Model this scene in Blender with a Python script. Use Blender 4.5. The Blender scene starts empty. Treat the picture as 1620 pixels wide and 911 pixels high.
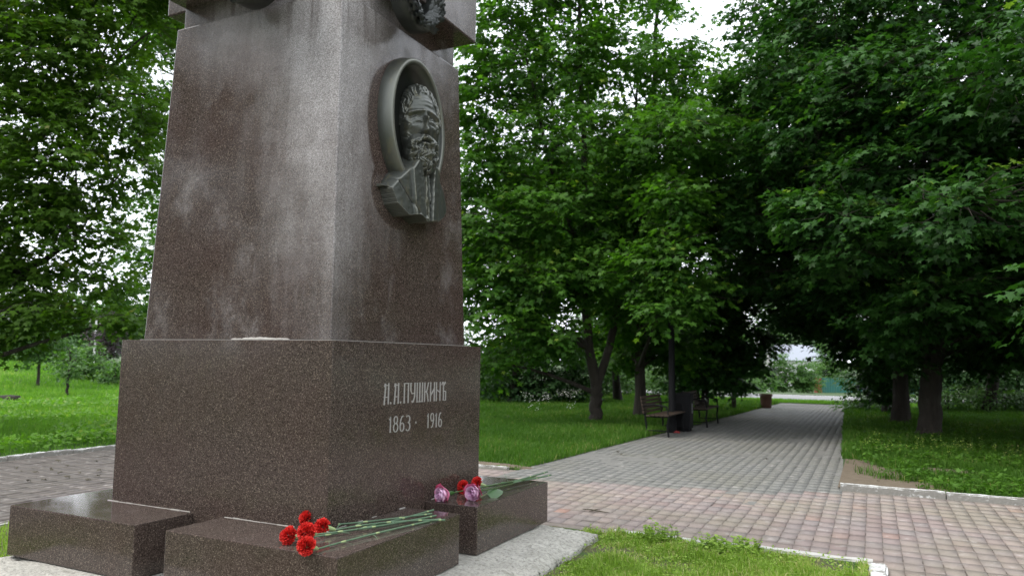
import bpy, bmesh, math, random
import numpy as np
from mathutils import Vector, Matrix
R = math.radians
sc = bpy.context.scene
COL = sc.collection
rng = np.random.default_rng(7)
random.seed(7)

# ------------------------------------------------------------------ camera, sky, sun, exposure
FPX, PITCH, ROLL, YAW = 1171.8, .0953, .0143, .4523     # focal length in 1620 px wide frame
CAM = np.array([3.1357, -3.8182, 1.10])
FW = np.array([-math.sin(YAW) * math.cos(PITCH), math.cos(YAW) * math.cos(PITCH), math.sin(PITCH)])
RT = np.array([math.cos(YAW), math.sin(YAW), 0.0])
UP = np.cross(RT, FW)
R2 = RT * math.cos(ROLL) + UP * math.sin(ROLL)
U2 = -RT * math.sin(ROLL) + UP * math.cos(ROLL)
cam = bpy.data.cameras.new('camera')
cam.sensor_width = 36.0
cam.lens = FPX / 1620 * 36
cam.clip_start = .1
cam.clip_end = 1500
cam.dof.use_dof = True
cam.dof.focus_distance = 5.2
cam.dof.aperture_fstop = 2.6
camo = bpy.data.objects.new('camera', cam)
COL.objects.link(camo)
camo.matrix_world = Matrix(((R2[0], U2[0], -FW[0], CAM[0]), (R2[1], U2[1], -FW[1], CAM[1]),
                            (R2[2], U2[2], -FW[2], CAM[2]), (0, 0, 0, 1)))
sc.camera = camo

SUN_EL, SUN_AZ = R(56), R(238)        # azimuth counted from +Y clockwise (towards +X)
world = bpy.data.worlds.new('World')
sc.world = world
world.use_nodes = True
wn, wl = world.node_tree.nodes, world.node_tree.links
bg = wn['Background']
sky = wn.new('ShaderNodeTexSky')
sky.sky_type = 'NISHITA'
sky.sun_disc = False
sky.sun_elevation = SUN_EL
sky.sun_rotation = SUN_AZ
sky.air_density = 1.0
sky.dust_density = 4.0
mixs = wn.new('ShaderNodeMixRGB')      # thin even cloud over the blue
mixs.inputs[0].default_value = .82
mixs.inputs[2].default_value = (11.0, 11.5, 12.2, 1)
wl.new(sky.outputs[0], mixs.inputs[1])
wl.new(mixs.outputs[0], bg.inputs[0])
bg.inputs[1].default_value = .11
sl = bpy.data.lights.new('sun', 'SUN')
sl.energy = 1.1
sl.angle = R(25)
sl.color = (1, .96, .9)
so = bpy.data.objects.new('sun', sl)
COL.objects.link(so)
sd = Vector((math.sin(SUN_AZ) * math.cos(SUN_EL), math.cos(SUN_AZ) * math.cos(SUN_EL), math.sin(SUN_EL)))
so.rotation_euler = sd.to_track_quat('Z', 'Y').to_euler()
sc.view_settings.view_transform = 'Standard'
sc.view_settings.look = 'None'
sc.view_settings.gamma = 1
sc.view_settings.exposure = 1.1
sc.cycles.max_bounces = 8
sc.cycles.diffuse_bounces = 3
sc.cycles.glossy_bounces = 3
sc.cycles.transmission_bounces = 4
sc.cycles.transparent_max_bounces = 8

# ------------------------------------------------------------------ helpers
ZP = -.483                              # level of the paving

def ray(x, y):
    return FW + (x - 810) / FPX * R2 - (y - 455.5) / FPX * U2

def on_z(x, y, z=ZP):
    d = ray(x, y)
    return CAM + (z - CAM[2]) / d[2] * d

def at(x, y, depth):
    return CAM + ray(x, y) * depth

def project(p):
    d = np.asarray(p, float) - CAM
    z = d @ FW
    return 810 + FPX * (d @ R2) / z, 455.5 - FPX * (d @ U2) / z, z

def sstep(a, b, x):
    t = np.clip((np.asarray(x, float) - a) / (b - a), 0, 1)
    return t * t * (3 - 2 * t)

def vnoise(x, y, s=1.0, seed=0):
    """smooth value noise on arrays"""
    x = np.asarray(x, float) * s + seed * 17.31
    y = np.asarray(y, float) * s - seed * 9.17
    xi, yi = np.floor(x), np.floor(y)
    fx, fy = x - xi, y - yi
    fx, fy = fx * fx * (3 - 2 * fx), fy * fy * (3 - 2 * fy)
    def h(i, j):
        v = np.sin(i * 127.1 + j * 311.7 + seed * 3.3) * 43758.5453
        return v - np.floor(v)
    return (h(xi, yi) * (1 - fx) + h(xi + 1, yi) * fx) * (1 - fy) + (h(xi, yi + 1) * (1 - fx) + h(xi + 1, yi + 1) * fx) * fy

def fbm(x, y, s=1.0, seed=0, o=4):
    v, a, t = 0, 1.0, 0
    for k in range(o):
        v = v + a * vnoise(x, y, s * 2 ** k, seed + k)
        t += a
        a *= .5
    return v / t

def hgt(x, y):
    """terrain: level park, falling a little to the road, a bank far left"""
    x, y = np.asarray(x, float), np.asarray(y, float)
    z = ZP - .8 * sstep(35.5, 58, y)
    z = z + 1.5 * sstep(24, 42, -x) * (1 - sstep(14, 34, y)) + 1.0 * sstep(30, 60, -x)
    z = z + .10 * (fbm(x, y, .25, 3) - .5) * sstep(8.8, 13, -x)
    return z

def raw_mesh(name, verts, loops, starts, totals, smooth=False, attr=None):
    me = bpy.data.meshes.new(name)
    me.vertices.add(len(verts))
    me.vertices.foreach_set('co', np.ascontiguousarray(verts, np.float32).ravel())
    me.loops.add(len(loops))
    me.loops.foreach_set('vertex_index', np.ascontiguousarray(loops, np.int32))
    me.polygons.add(len(starts))
    me.polygons.foreach_set('loop_start', np.ascontiguousarray(starts, np.int32))
    me.polygons.foreach_set('loop_total', np.ascontiguousarray(totals, np.int32))
    if smooth:
        me.polygons.foreach_set('use_smooth', np.ones(len(starts), bool))
    if attr is not None:
        a = me.attributes.new('tone', 'FLOAT', 'POINT')
        a.data.foreach_set('value', np.ascontiguousarray(attr, np.float32))
    me.update(calc_edges=True)
    return me

def mesh_faces(name, verts, faces, smooth=False, attr=None):
    faces = np.asarray(faces, np.int32)
    n, k = faces.shape
    return raw_mesh(name, np.asarray(verts), faces.ravel(), np.arange(n) * k, np.full(n, k), smooth, attr)

def link(name, me, mat=None, parent=None):
    o = bpy.data.objects.new(name, me)
    COL.objects.link(o)
    if mat is not None and me is not None:
        me.materials.append(mat)
    if parent is not None:
        o.parent = parent
    return o

def empty(name, loc=(0, 0, 0), rz=0):
    o = bpy.data.objects.new(name, None)
    o.empty_display_size = .2
    COL.objects.link(o)
    o.location = loc
    o.rotation_euler = (0, 0, rz)
    return o

def tag(o, label=None, cat=None, group=None, kind=None):
    if label: o['label'] = label
    if cat: o['category'] = cat
    if group: o['group'] = group
    if kind: o['kind'] = kind
    return o

def from_bm(name, bm, mat=None, parent=None, smooth=False):
    me = bpy.data.meshes.new(name)
    bm.normal_update()
    if smooth:
        for f in bm.faces: f.smooth = True
    bm.to_mesh(me)
    bm.free()
    return link(name, me, mat, parent)

def bm_box(bm, x0, x1, y0, y1, z0, z1, top_inset=0.0, bev=0.0, m=None):
    v = [(x0, y0, z0), (x1, y0, z0), (x1, y1, z0), (x0, y1, z0)]
    t = top_inset
    v += [(x0 + t, y0 + t, z1), (x1 - t, y0 + t, z1), (x1 - t, y1 - t, z1), (x0 + t, y1 - t, z1)]
    vs = [bm.verts.new(m @ Vector(p) if m else p) for p in v]
    fs = [bm.faces.new([vs[i] for i in q]) for q in ((3, 2, 1, 0), (4, 5, 6, 7), (0, 1, 5, 4), (1, 2, 6, 5), (2, 3, 7, 6), (3, 0, 4, 7))]
    if bev:
        es = set(e for f in fs for e in f.edges)
        bmesh.ops.bevel(bm, geom=list(es), offset=bev, segments=2, profile=.6, affect='EDGES')

def bm_poly_prism(bm, pts, z0, z1, bev=0.0):
    """pts anticlockwise in XY"""
    a = [bm.verts.new((x, y, z0)) for x, y in pts]
    b = [bm.verts.new((x, y, z1)) for x, y in pts]
    n = len(pts)
    fs = [bm.faces.new(a[::-1]), bm.faces.new(b)]
    for i in range(n):
        fs.append(bm.faces.new((a[i], a[(i + 1) % n], b[(i + 1) % n], b[i])))
    if bev:
        es = set(e for f in fs for e in f.edges)
        bmesh.ops.bevel(bm, geom=list(es), offset=bev, segments=2, profile=.6, affect='EDGES')

def tube_arrays(pts, rad, sides=6, cap=True):
    """one tapered tube along pts -> verts, quads(as list of tuples)"""
    pts = np.asarray(pts, float)
    n = len(pts)
    rad = np.broadcast_to(np.asarray(rad, float), (n,))
    tan = np.gradient(pts, axis=0)
    tan /= np.linalg.norm(tan, axis=1)[:, None] + 1e-9
    ref = np.array([0, 0, 1.0]) if abs(tan[0, 2]) < .8 else np.array([1.0, 0, 0])
    ang = np.arange(sides) / sides * 2 * np.pi
    V = []
    for i in range(n):
        u = np.cross(ref, tan[i]); u /= np.linalg.norm(u) + 1e-9
        w = np.cross(tan[i], u)
        V.append(pts[i] + rad[i] * (np.cos(ang)[:, None] * u + np.sin(ang)[:, None] * w))
    V = np.concatenate(V)
    F = []
    for i in range(n - 1):
        for k in range(sides):
            k2 = (k + 1) % sides
            F.append((i * sides + k, i * sides + k2, (i + 1) * sides + k2, (i + 1) * sides + k))
    return V, F

class Tubes:
    def __init__(s): s.v, s.f, s.n = [], [], 0
    def add(s, pts, rad, sides=6):
        V, F = tube_arrays(pts, rad, sides)
        s.v.append(V); s.f.append(np.array(F, np.int32) + s.n); s.n += len(V)
    def mesh(s, name, smooth=True):
        return mesh_faces(name, np.concatenate(s.v), np.concatenate(s.f), smooth)

def bez(p0, p1, p2, n=6):
    t = np.linspace(0, 1, n)[:, None]
    p0, p1, p2 = map(lambda p: np.asarray(p, float), (p0, p1, p2))
    return (1 - t) ** 2 * p0 + 2 * t * (1 - t) * p1 + t ** 2 * p2

# ------------------------------------------------------------------ materials
class NT:
    def __init__(s, name):
        s.m = bpy.data.materials.new(name)
        s.m.use_nodes = True
        s.t = s.m.node_tree
        s.n, s.l = s.t.nodes, s.t.links
        s.b = s.n['Principled BSDF']
        s.out = s.n['Material Output']
    def new(s, typ, **kw):
        nd = s.n.new(typ)
        for k, v in kw.items():
            setattr(nd, k, v)
        return nd
    def put(s, sock, v):
        if hasattr(v, 'is_output') or isinstance(v, bpy.types.NodeSocket):
            s.l.new(v, sock)
        else:
            sock.default_value = v
    def coord(s, kind='Object'):
        return s.new('ShaderNodeTexCoord').outputs[kind]
    def mapping(s, vec, scale=(1, 1, 1), loc=(0, 0, 0)):
        n = s.new('ShaderNodeMapping')
        s.l.new(vec, n.inputs[0])
        n.inputs['Scale'].default_value = scale
        n.inputs['Location'].default_value = loc
        return n.outputs[0]
    def noise(s, vec, scale, detail=4, rough=.55):
        n = s.new('ShaderNodeTexNoise')
        s.l.new(vec, n.inputs['Vector'])
        n.inputs['Scale'].default_value = scale
        n.inputs['Detail'].default_value = detail
        n.inputs['Roughness'].default_value = rough
        return n.outputs['Fac']
    def voro(s, vec, scale, out='Color', feature='F1'):
        n = s.new('ShaderNodeTexVoronoi', feature=feature)
        s.l.new(vec, n.inputs['Vector'])
        n.inputs['Scale'].default_value = scale
        return n.outputs[out]
    def math(s, op, a, b=0.0, c=0.0, clamp=False):
        n = s.new('ShaderNodeMath', operation=op)
        n.use_clamp = clamp
        for i, v in enumerate((a, b, c)):
            s.put(n.inputs[i], v)
        return n.outputs[0]
    def ramp(s, fac, stops, interp='LINEAR'):
        n = s.new('ShaderNodeValToRGB')
        n.color_ramp.interpolation = interp
        e = n.color_ramp.elements
        while len(e) < len(stops): e.new(.5)
        for i, (p, c) in enumerate(stops):
            e[i].position = p
            e[i].color = (*c, 1) if len(c) == 3 else c
        s.put(n.inputs[0], fac)
        return n.outputs[0]
    def mrange(s, v, a, b, c=0.0, d=1.0):
        n = s.new('ShaderNodeMapRange', interpolation_type='SMOOTHSTEP')
        s.put(n.inputs[0], v)
        for i, q in enumerate((a, b, c, d)): n.inputs[i + 1].default_value = q
        return n.outputs[0]
    def mix(s, f, a, b, blend='MIX'):
        n = s.new('ShaderNodeMixRGB', blend_type=blend)
        s.put(n.inputs[0], f)
        for i, v in ((1, a), (2, b)):
            if isinstance(v, tuple): v = (*v, 1) if len(v) == 3 else v
            s.put(n.inputs[i], v)
        return n.outputs[0]
    def sep(s, vec):
        n = s.new('ShaderNodeSeparateXYZ')
        s.l.new(vec, n.inputs[0])
        return n.outputs
    def attr(s, name):
        return s.new('ShaderNodeAttribute', attribute_name=name).outputs['Fac']
    def objrand(s):
        return s.new('ShaderNodeObjectInfo').outputs['Random']
    def bump(s, h, strength=.5, dist=.01):
        n = s.new('ShaderNodeBump')
        n.inputs['Strength'].default_value = strength
        n.inputs['Distance'].default_value = dist
        s.put(n.inputs['Height'], h)
        s.l.new(n.outputs[0], s.b.inputs['Normal'])
    def set(s, **kw):
        for k, v in kw.items():
            k = {'color': 'Base Color', 'rough': 'Roughness', 'metal': 'Metallic', 'spec': 'Specular IOR Level', 'coat': 'Coat Weight', 'coatr': 'Coat Roughness'}[k]
            if isinstance(v, tuple): v = (*v, 1)
            s.put(s.b.inputs[k], v)
        return s.m

def simple(name, col, rough=.6, metal=0.0, var=.25, scale=12, bump=0.0):
    t = NT(name)
    v = t.coord()
    n = t.noise(v, scale, 5, .6)
    c = t.mix(n, tuple(x * (1 - var) for x in col), tuple(min(1, x * (1 + var)) for x in col))
    if bump: t.bump(n, bump, .02)
    return t.set(color=c, rough=rough, metal=metal)

def granite(name, stain_sheen):
    t = NT(name)
    v = t.coord()
    sp = t.voro(v, 195)
    spx = t.sep(sp)
    big = t.noise(v, 1.3, 3)
    base = t.ramp(spx[0], [(0, (.018, .013, .011)), (.25, (.039, .029, .024)), (.62, (.067, .050, .042)), (.86, (.100, .075, .063)), (.96, (.15, .117, .095)), (1, (.24, .195, .16))])
    fleck = t.voro(v, 100, 'Color')
    fl = t.mrange(t.sep(fleck)[1], .93, .96)
    dist = t.voro(v, 100, 'Distance')
    fl = t.math('MULTIPLY', fl, t.mrange(dist, .42, .2))
    base = t.mix(t.math('MULTIPLY', fl, .5), base, (.19, .155, .125))
    base = t.mix(t.mrange(big, .35, .7, 0, .22), base, (.060, .028, .026))
    rough = t.mrange(t.noise(v, 5, 4), .3, .7, .10, .24)
    if stain_sheen == 'shaft':  # weather stains plus sky reflection, both painted in as a pale mask
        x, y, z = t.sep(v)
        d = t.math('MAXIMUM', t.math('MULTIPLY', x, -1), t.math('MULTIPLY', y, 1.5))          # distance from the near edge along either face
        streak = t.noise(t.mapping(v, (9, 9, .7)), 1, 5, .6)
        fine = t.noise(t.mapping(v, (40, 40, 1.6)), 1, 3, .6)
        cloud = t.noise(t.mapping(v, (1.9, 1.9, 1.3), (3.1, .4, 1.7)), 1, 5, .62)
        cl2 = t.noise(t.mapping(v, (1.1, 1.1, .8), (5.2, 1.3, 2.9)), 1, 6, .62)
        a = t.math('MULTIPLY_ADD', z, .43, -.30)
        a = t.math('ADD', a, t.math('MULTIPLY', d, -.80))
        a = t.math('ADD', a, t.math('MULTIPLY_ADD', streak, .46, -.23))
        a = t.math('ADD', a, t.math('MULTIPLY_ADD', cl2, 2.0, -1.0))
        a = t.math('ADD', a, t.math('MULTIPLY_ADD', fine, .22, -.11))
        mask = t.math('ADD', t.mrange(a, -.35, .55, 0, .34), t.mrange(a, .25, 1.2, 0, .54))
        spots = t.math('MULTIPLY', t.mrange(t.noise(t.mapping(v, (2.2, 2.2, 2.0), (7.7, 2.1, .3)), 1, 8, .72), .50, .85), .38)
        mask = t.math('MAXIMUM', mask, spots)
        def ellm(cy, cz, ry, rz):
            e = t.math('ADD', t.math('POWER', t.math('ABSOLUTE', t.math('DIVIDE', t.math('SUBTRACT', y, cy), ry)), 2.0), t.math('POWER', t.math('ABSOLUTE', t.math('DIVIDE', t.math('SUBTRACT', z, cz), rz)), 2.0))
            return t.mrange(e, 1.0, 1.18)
        keep = t.math('MULTIPLY', ellm(.93, 2.87, .425, .60), ellm(.86, 2.36, .31, .27))     # pale tone left out in ovals round the bronze
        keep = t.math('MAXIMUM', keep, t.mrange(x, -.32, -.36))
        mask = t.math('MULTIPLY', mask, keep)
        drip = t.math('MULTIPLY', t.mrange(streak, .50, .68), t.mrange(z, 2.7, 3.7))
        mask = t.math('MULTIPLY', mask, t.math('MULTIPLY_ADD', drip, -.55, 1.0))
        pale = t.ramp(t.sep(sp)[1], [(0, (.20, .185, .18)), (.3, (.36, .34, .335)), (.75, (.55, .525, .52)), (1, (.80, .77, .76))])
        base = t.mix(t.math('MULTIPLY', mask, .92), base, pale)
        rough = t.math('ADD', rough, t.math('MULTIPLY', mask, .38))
    elif stain_sheen == 'block':
        dust = t.mrange(t.noise(v, 2.2, 5, .65), .5, .75, 0, .35)
        nz = t.sep(t.new('ShaderNodeNewGeometry').outputs['Normal'])[2]
        dust = t.math('MULTIPLY', t.math('MAXIMUM', t.mrange(nz, .5, .9), .12), t.math('ADD', dust, .06))
        base = t.mix(dust, base, (.22, .205, .19))
        rough = t.math('ADD', t.math('MULTIPLY', rough, t.mrange(nz, .5, .9, 1, .45)), t.math('MULTIPLY', dust, .18))
    t.bump(t.noise(v, 70, 3), .04, .004)
    return t.set(color=base, rough=rough, spec=.5)

M = {}
M['granite_shaft'] = granite('weathered granite with sky sheen', 'shaft')
M['granite'] = granite('polished granite', 'none')
M['granite_block'] = granite('dusty granite', 'block')
M['mortar'] = simple('mortar', (.34, .32, .29), .9, var=.3, scale=30)
t = NT('dark bronze'); v = t.coord()
n1 = t.noise(v, 5, 5, .6); n2 = t.noise(t.mapping(v, (22, 22, 2.5)), 1, 4)
c = t.mix(n1, (.045, .050, .044), (.115, .120, .105)); c = t.mix(t.mrange(n2, .5, .75, 0, .6), c, (.135, .122, .068))
t.bump(t.noise(v, 60, 4), .12, .006)
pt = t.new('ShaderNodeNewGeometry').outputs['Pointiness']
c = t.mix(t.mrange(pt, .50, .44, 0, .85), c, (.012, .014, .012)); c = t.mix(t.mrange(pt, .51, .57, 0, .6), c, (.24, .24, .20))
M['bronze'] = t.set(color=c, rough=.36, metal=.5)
t = NT('black bronze'); v = t.coord()
M['bronze_dark'] = t.set(color=t.mix(t.noise(v, 8), (.018, .02, .02), (.06, .065, .06)), rough=.38, metal=.45)
M['letter'] = simple('pale engraved lettering', (.31, .295, .28), .8, var=.6, scale=150)
t = NT('rough concrete'); v = t.coord()
n1 = t.noise(v, 4, 6, .65); n2 = t.noise(v, 38, 5, .7); vo = t.mrange(t.noise(v, 34, 6, .75), .50, .60)
c = t.mix(n1, (.38, .36, .31), (.68, .655, .59)); c = t.mix(t.mrange(n2, .34, .56), t.mix(.4, c, (.16, .15, .11)), c); c = t.mix(t.mrange(t.noise(t.mapping(v, (3, 9, 3)), 1, 6, .7), .54, .70, 0, .45), c, (.17, .16, .12))
nz = t.sep(t.new('ShaderNodeNewGeometry').outputs['Normal'])[2]
side = t.mrange(nz, .9, .3)
c = t.mix(t.math('MULTIPLY', vo, t.math('MULTIPLY_ADD', side, .7, .35)), c, (.035, .035, .03))
t.bump(t.math('ADD', n1, t.math('MULTIPLY', n2, 1.2)), .7, .045)
M['concrete'] = t.set(color=c, rough=.95)

def paver_mat(name, stops, dirt):
    t = NT(name); v = t.coord('Object')
    g = t.new('ShaderNodeNewGeometry').outputs['Position']
    r = t.math('FRACT', t.math('ADD', t.attr('tone'), t.objrand()))
    c = t.ramp(r, stops)
    n = t.noise(g, .8, 6, .65)
    c = t.mix(t.mrange(n, .40, .68, 0, .7), c, dirt)
    f = t.noise(g, 140, 3, .7)
    c = t.mix(t.mrange(f, .3, .75, 0, .5), c, t.mix(.5, c, (.04, .04, .04)))
    c = t.mix(t.mrange(t.noise(g, 9, 4), .55, .75, 0, .45), c, (.45, .41, .38))
    t.bump(f, .35, .004)
    return t.set(color=c, rough=.88)
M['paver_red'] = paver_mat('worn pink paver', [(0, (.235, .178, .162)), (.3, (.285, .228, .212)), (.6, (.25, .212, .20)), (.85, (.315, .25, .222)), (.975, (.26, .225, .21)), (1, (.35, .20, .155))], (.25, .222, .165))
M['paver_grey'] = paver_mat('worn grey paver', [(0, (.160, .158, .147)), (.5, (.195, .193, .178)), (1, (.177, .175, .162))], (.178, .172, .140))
M['paver_brown'] = paver_mat('dark brown paver', [(0, (.100, .084, .074)), (.5, (.135, .114, .10)), (1, (.115, .10, .092))], (.115, .10, .085))  # darker brown tone for the left side of the ring
M['joint'] = simple('sandy joint', (.20, .17, .145), .95, var=.5, scale=20)
t = NT('flaking whitewash'); v = t.coord()
n = t.noise(v, 9, 6, .7); nz = t.sep(t.new('ShaderNodeNewGeometry').outputs['Normal'])[2]
f = t.math('SUBTRACT', n, t.mrange(nz, .2, .8, 0, .13))
c = t.mix(t.mrange(f, .37, .46), (.60, .60, .58), t.mix(t.noise(v, 40), (.17, .16, .14), (.32, .31, .28)))
t.bump(n, .4, .02)
M['kerb_white'] = t.set(color=c, rough=.85)
M['kerb_grey'] = simple('old kerb concrete', (.33, .32, .29), .92, var=.4, scale=14, bump=.4)
M['kerb_pale'] = simple('worn pale kerb', (.48, .465, .43), .92, var=.35, scale=14, bump=.4)
t = NT('lawn soil'); v = t.coord()
n = t.noise(v, .5, 5, .6); n2 = t.noise(v, 9, 5, .7)
c = t.mix(n2, (.022, .045, .008), (.045, .085, .016)); c = t.mix(t.mrange(n, .55, .75, 0, .5), c, (.075, .10, .025))
M['lawn'] = t.set(color=c, rough=1.0)
t = NT('bare trodden earth'); v = t.coord()
n2 = t.noise(v, 16, 6, .7); n3 = t.noise(t.mapping(v, (4, 30, 4)), 1, 4)
c = t.mix(n2, (.075, .056, .036), (.19, .15, .105)); c = t.mix(t.mrange(n3, .55, .7, 0, .5), c, (.27, .225, .16))
t.bump(n2, .6, .03)
M['earth'] = t.set(color=c, rough=1.0)
t = NT('thin island turf'); v = t.coord()
n2 = t.noise(v, 26, 6, .7)
c = t.mix(n2, (.05, .06, .02), (.17, .15, .075)); c = t.mix(t.mrange(t.noise(v, 2.6), .45, .62), c, (.05, .10, .02))
t.bump(n2, .8, .03)
M['turf_soil'] = t.set(color=c, rough=1.0)
M['joint_grey'] = simple('grey sandy joint', (.165, .161, .148), .95, var=.3, scale=20)
M['asphalt'] = simple('pale asphalt', (.20, .20, .20), .9, var=.15, scale=3)
M['white_paint'] = simple('road paint', (.75, .75, .73), .8, var=.1)

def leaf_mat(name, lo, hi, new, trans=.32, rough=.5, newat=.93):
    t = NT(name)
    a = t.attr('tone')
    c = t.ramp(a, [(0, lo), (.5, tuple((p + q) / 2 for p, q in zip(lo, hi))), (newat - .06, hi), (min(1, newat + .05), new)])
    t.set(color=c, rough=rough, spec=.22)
    tr = t.new('ShaderNodeBsdfTranslucent')
    t.put(tr.inputs[0], t.mix(1, c, (1.25, 1.5, .5), 'MULTIPLY'))
    mx = t.new('ShaderNodeMixShader')
    mx.inputs[0].default_value = trans
    t.l.new(t.b.outputs[0], mx.inputs[1]); t.l.new(tr.outputs[0], mx.inputs[2])
    t.l.new(mx.outputs[0], t.out.inputs[0])
    return t.m
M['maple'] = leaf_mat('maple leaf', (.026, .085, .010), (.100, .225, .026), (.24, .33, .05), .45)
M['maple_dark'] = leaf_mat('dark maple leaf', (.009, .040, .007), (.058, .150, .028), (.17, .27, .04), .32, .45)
M['maple_left'] = leaf_mat('yellowish maple leaf', (.046, .105, .011), (.100, .190, .020), (.15, .17, .03), .45)  # yellowish dark green of the left maple's own leaves
M['bush'] = leaf_mat('bush leaf', (.05, .12, .03), (.11, .21, .055), (.17, .27, .08), .35)
M['bush_dark'] = leaf_mat('dark bush leaf', (.025, .07, .02), (.055, .12, .035), (.08, .15, .05), .3)
M['far_leaf'] = leaf_mat('hazy far tree leaf', (.08, .14, .07), (.14, .22, .11), (.2, .28, .14), .35)  # paler green, distance haze put into the leaf colour
M['purple'] = leaf_mat('purple plum leaf', (.03, .022, .028), (.07, .05, .055), (.10, .06, .06), .2)
M['grass'] = leaf_mat('grass blade', (.045, .115, .012), (.100, .215, .026), (.25, .26, .09), .35, .55, .95)
M['grass_far'] = leaf_mat('meadow grass blade', (.085, .20, .022), (.17, .33, .045), (.28, .36, .10), .38, .6, .95)
M['clover'] = leaf_mat('clover leaf', (.16, .27, .03), (.33, .46, .09), (.50, .46, .22), .35, .5, .93)
t = NT('maple bark'); v = t.coord()
n = t.noise(t.mapping(v, (14, 14, 2.2)), 1, 6, .65)
c = t.mix(n, (.012, .010, .008), (.070, .056, .044)); c = t.mix(t.mrange(t.noise(v, 3), .5, .75, 0, .3), c, (.09, .10, .07))
t.bump(n, 1.0, .06)
M['bark'] = t.set(color=c, rough=.95)
M['birch'] = simple('birch bark', (.42, .41, .39), .8, var=.35, scale=5)

# ------------------------------------------------------------------ ground, lawns, paving
def grid_sheet(name, xs, ys, zoff, mat, warp=None, zfun=hgt):
    X, Y = np.meshgrid(xs, ys)
    if warp: X, Y = warp(X, Y)
    Z = zfun(X, Y) + zoff
    ny, nx = X.shape
    V = np.stack([X, Y, Z], -1).reshape(-1, 3)
    i = np.arange(nx - 1)[None, :] + nx * np.arange(ny - 1)[:, None]
    F = np.stack([i, i + 1, i + 1 + nx, i + nx], -1).reshape(-1, 4)
    return link(name, mesh_faces(name, V, F, True), mat)

gx = np.concatenate([np.linspace(-600, -90, 14), np.linspace(-80, 60, 90), np.linspace(75, 600, 14)])
gy = np.concatenate([np.linspace(-500, -60, 12), np.linspace(-50, 90, 90), np.linspace(105, 700, 14)])
tag(grid_sheet('ground', gx, gy, -.10, M['lawn']), kind='structure')

PLX = lambda y: -1.48 + .062 * np.maximum(0, np.asarray(y, float) - 6)       # left edge of the grey path
PRX = lambda y: 2.76 - .027 * np.maximum(0, np.asarray(y, float) - 6)        # right edge
YE = 27.4                                                                      # far end of the path
def warpB(X, Y):
    return X * 0 + (-8.42 + (PLX(Y) + 8.42) * X), Y
tag(grid_sheet('lawn', np.linspace(-75, -8.46, 110), np.linspace(-40, 75, 110), .03, M['lawn']), kind='structure')
tag(grid_sheet('lawn', np.linspace(0, 1, 24), np.linspace(6.0, YE, 60), .004, M['lawn'], warpB), kind='structure')
def warpC(X, Y):
    return PRX(Y) + X * (60 - PRX(Y)), Y
tag(grid_sheet('lawn', np.concatenate([np.linspace(0, .12, 16), np.linspace(.15, 1, 20)]), np.linspace(6.70, YE, 60), .004, M['lawn'], warpC), kind='structure')
def warpD(X, Y): return X, Y
tag(grid_sheet('verge', np.linspace(-8.46, 60, 60), np.linspace(YE + .1, 29.6, 6), .02, M['lawn']), kind='structure')
tag(grid_sheet('road', np.linspace(-90, 90, 60), np.linspace(29.7, 35.4, 6), .02, M['asphalt']), kind='structure')
tag(grid_sheet('lawn', np.linspace(-8.46, 90, 60), np.linspace(35.5, 120, 40), .03, M['lawn']), kind='structure')
tag(grid_sheet('road_marking', np.linspace(-90, 90, 60), np.linspace(30.0, 30.15, 2), .026, M['white_paint']), kind='structure')
tag(grid_sheet('road_marking', np.linspace(-90, 90, 60), np.linspace(34.9, 35.05, 2), .026, M['white_paint']), kind='structure')
ISL = (-3.95, 3.08, -2.6, 2.80)                                                # grass island round the monument
tag(grid_sheet('island_lawn', np.linspace(ISL[0], ISL[1], 30), np.linspace(ISL[2], ISL[3], 24), .0, M['turf_soil'], None,
               lambda X, Y: ZP + .01 + .03 * fbm(X, Y, 1.5, 5)), kind='structure')
DIRT = [(3.2, 7.0, 1.25, 1.9), (4.1, 9.0, .5, .4), (-2.3, 6.15, .9, .22), (-2.6, 13.2, .6, .35)]
def dirtiness(x, y):
    """0 lush .. 1 bare, worn corner by the kerb and a few trodden spots"""
    x, y = np.asarray(x, float), np.asarray(y, float)
    n = fbm(x, y, 2.2, 60) - .5
    m = sstep(1.12, .72, (x - 2.72) / 1.45 + (y - 6.7) / 3.3 + .9 * n) * sstep(2.45, 2.6, x)
    for a, b, c_, d_ in DIRT[1:]:
        m = np.maximum(m, sstep(1.3, .5, ((x - a) / c_) ** 2 + ((y - b) / d_) ** 2 + 1.2 * n))
    return m
def earth_patch(x0, x1, y0, y1):
    def zf(X, Y):
        m = dirtiness(X, Y)
        return hgt(X, Y) + np.where(m > .05, .014, -.03) + .012 * (fbm(X, Y, 6, 61) - .5)
    tag(grid_sheet('bare_earth', np.linspace(x0, x1, 50), np.linspace(y0, y1, 50), 0, M['earth'], None, zf), kind='structure')
earth_patch(2.69, 4.9, 6.71, 10.4)
for a, b, c_, d_ in DIRT[2:]: earth_patch(a - c_ * 1.6, a + c_ * 1.6, max(6.0, b - d_ * 1.6), b + d_ * 1.6)

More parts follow.
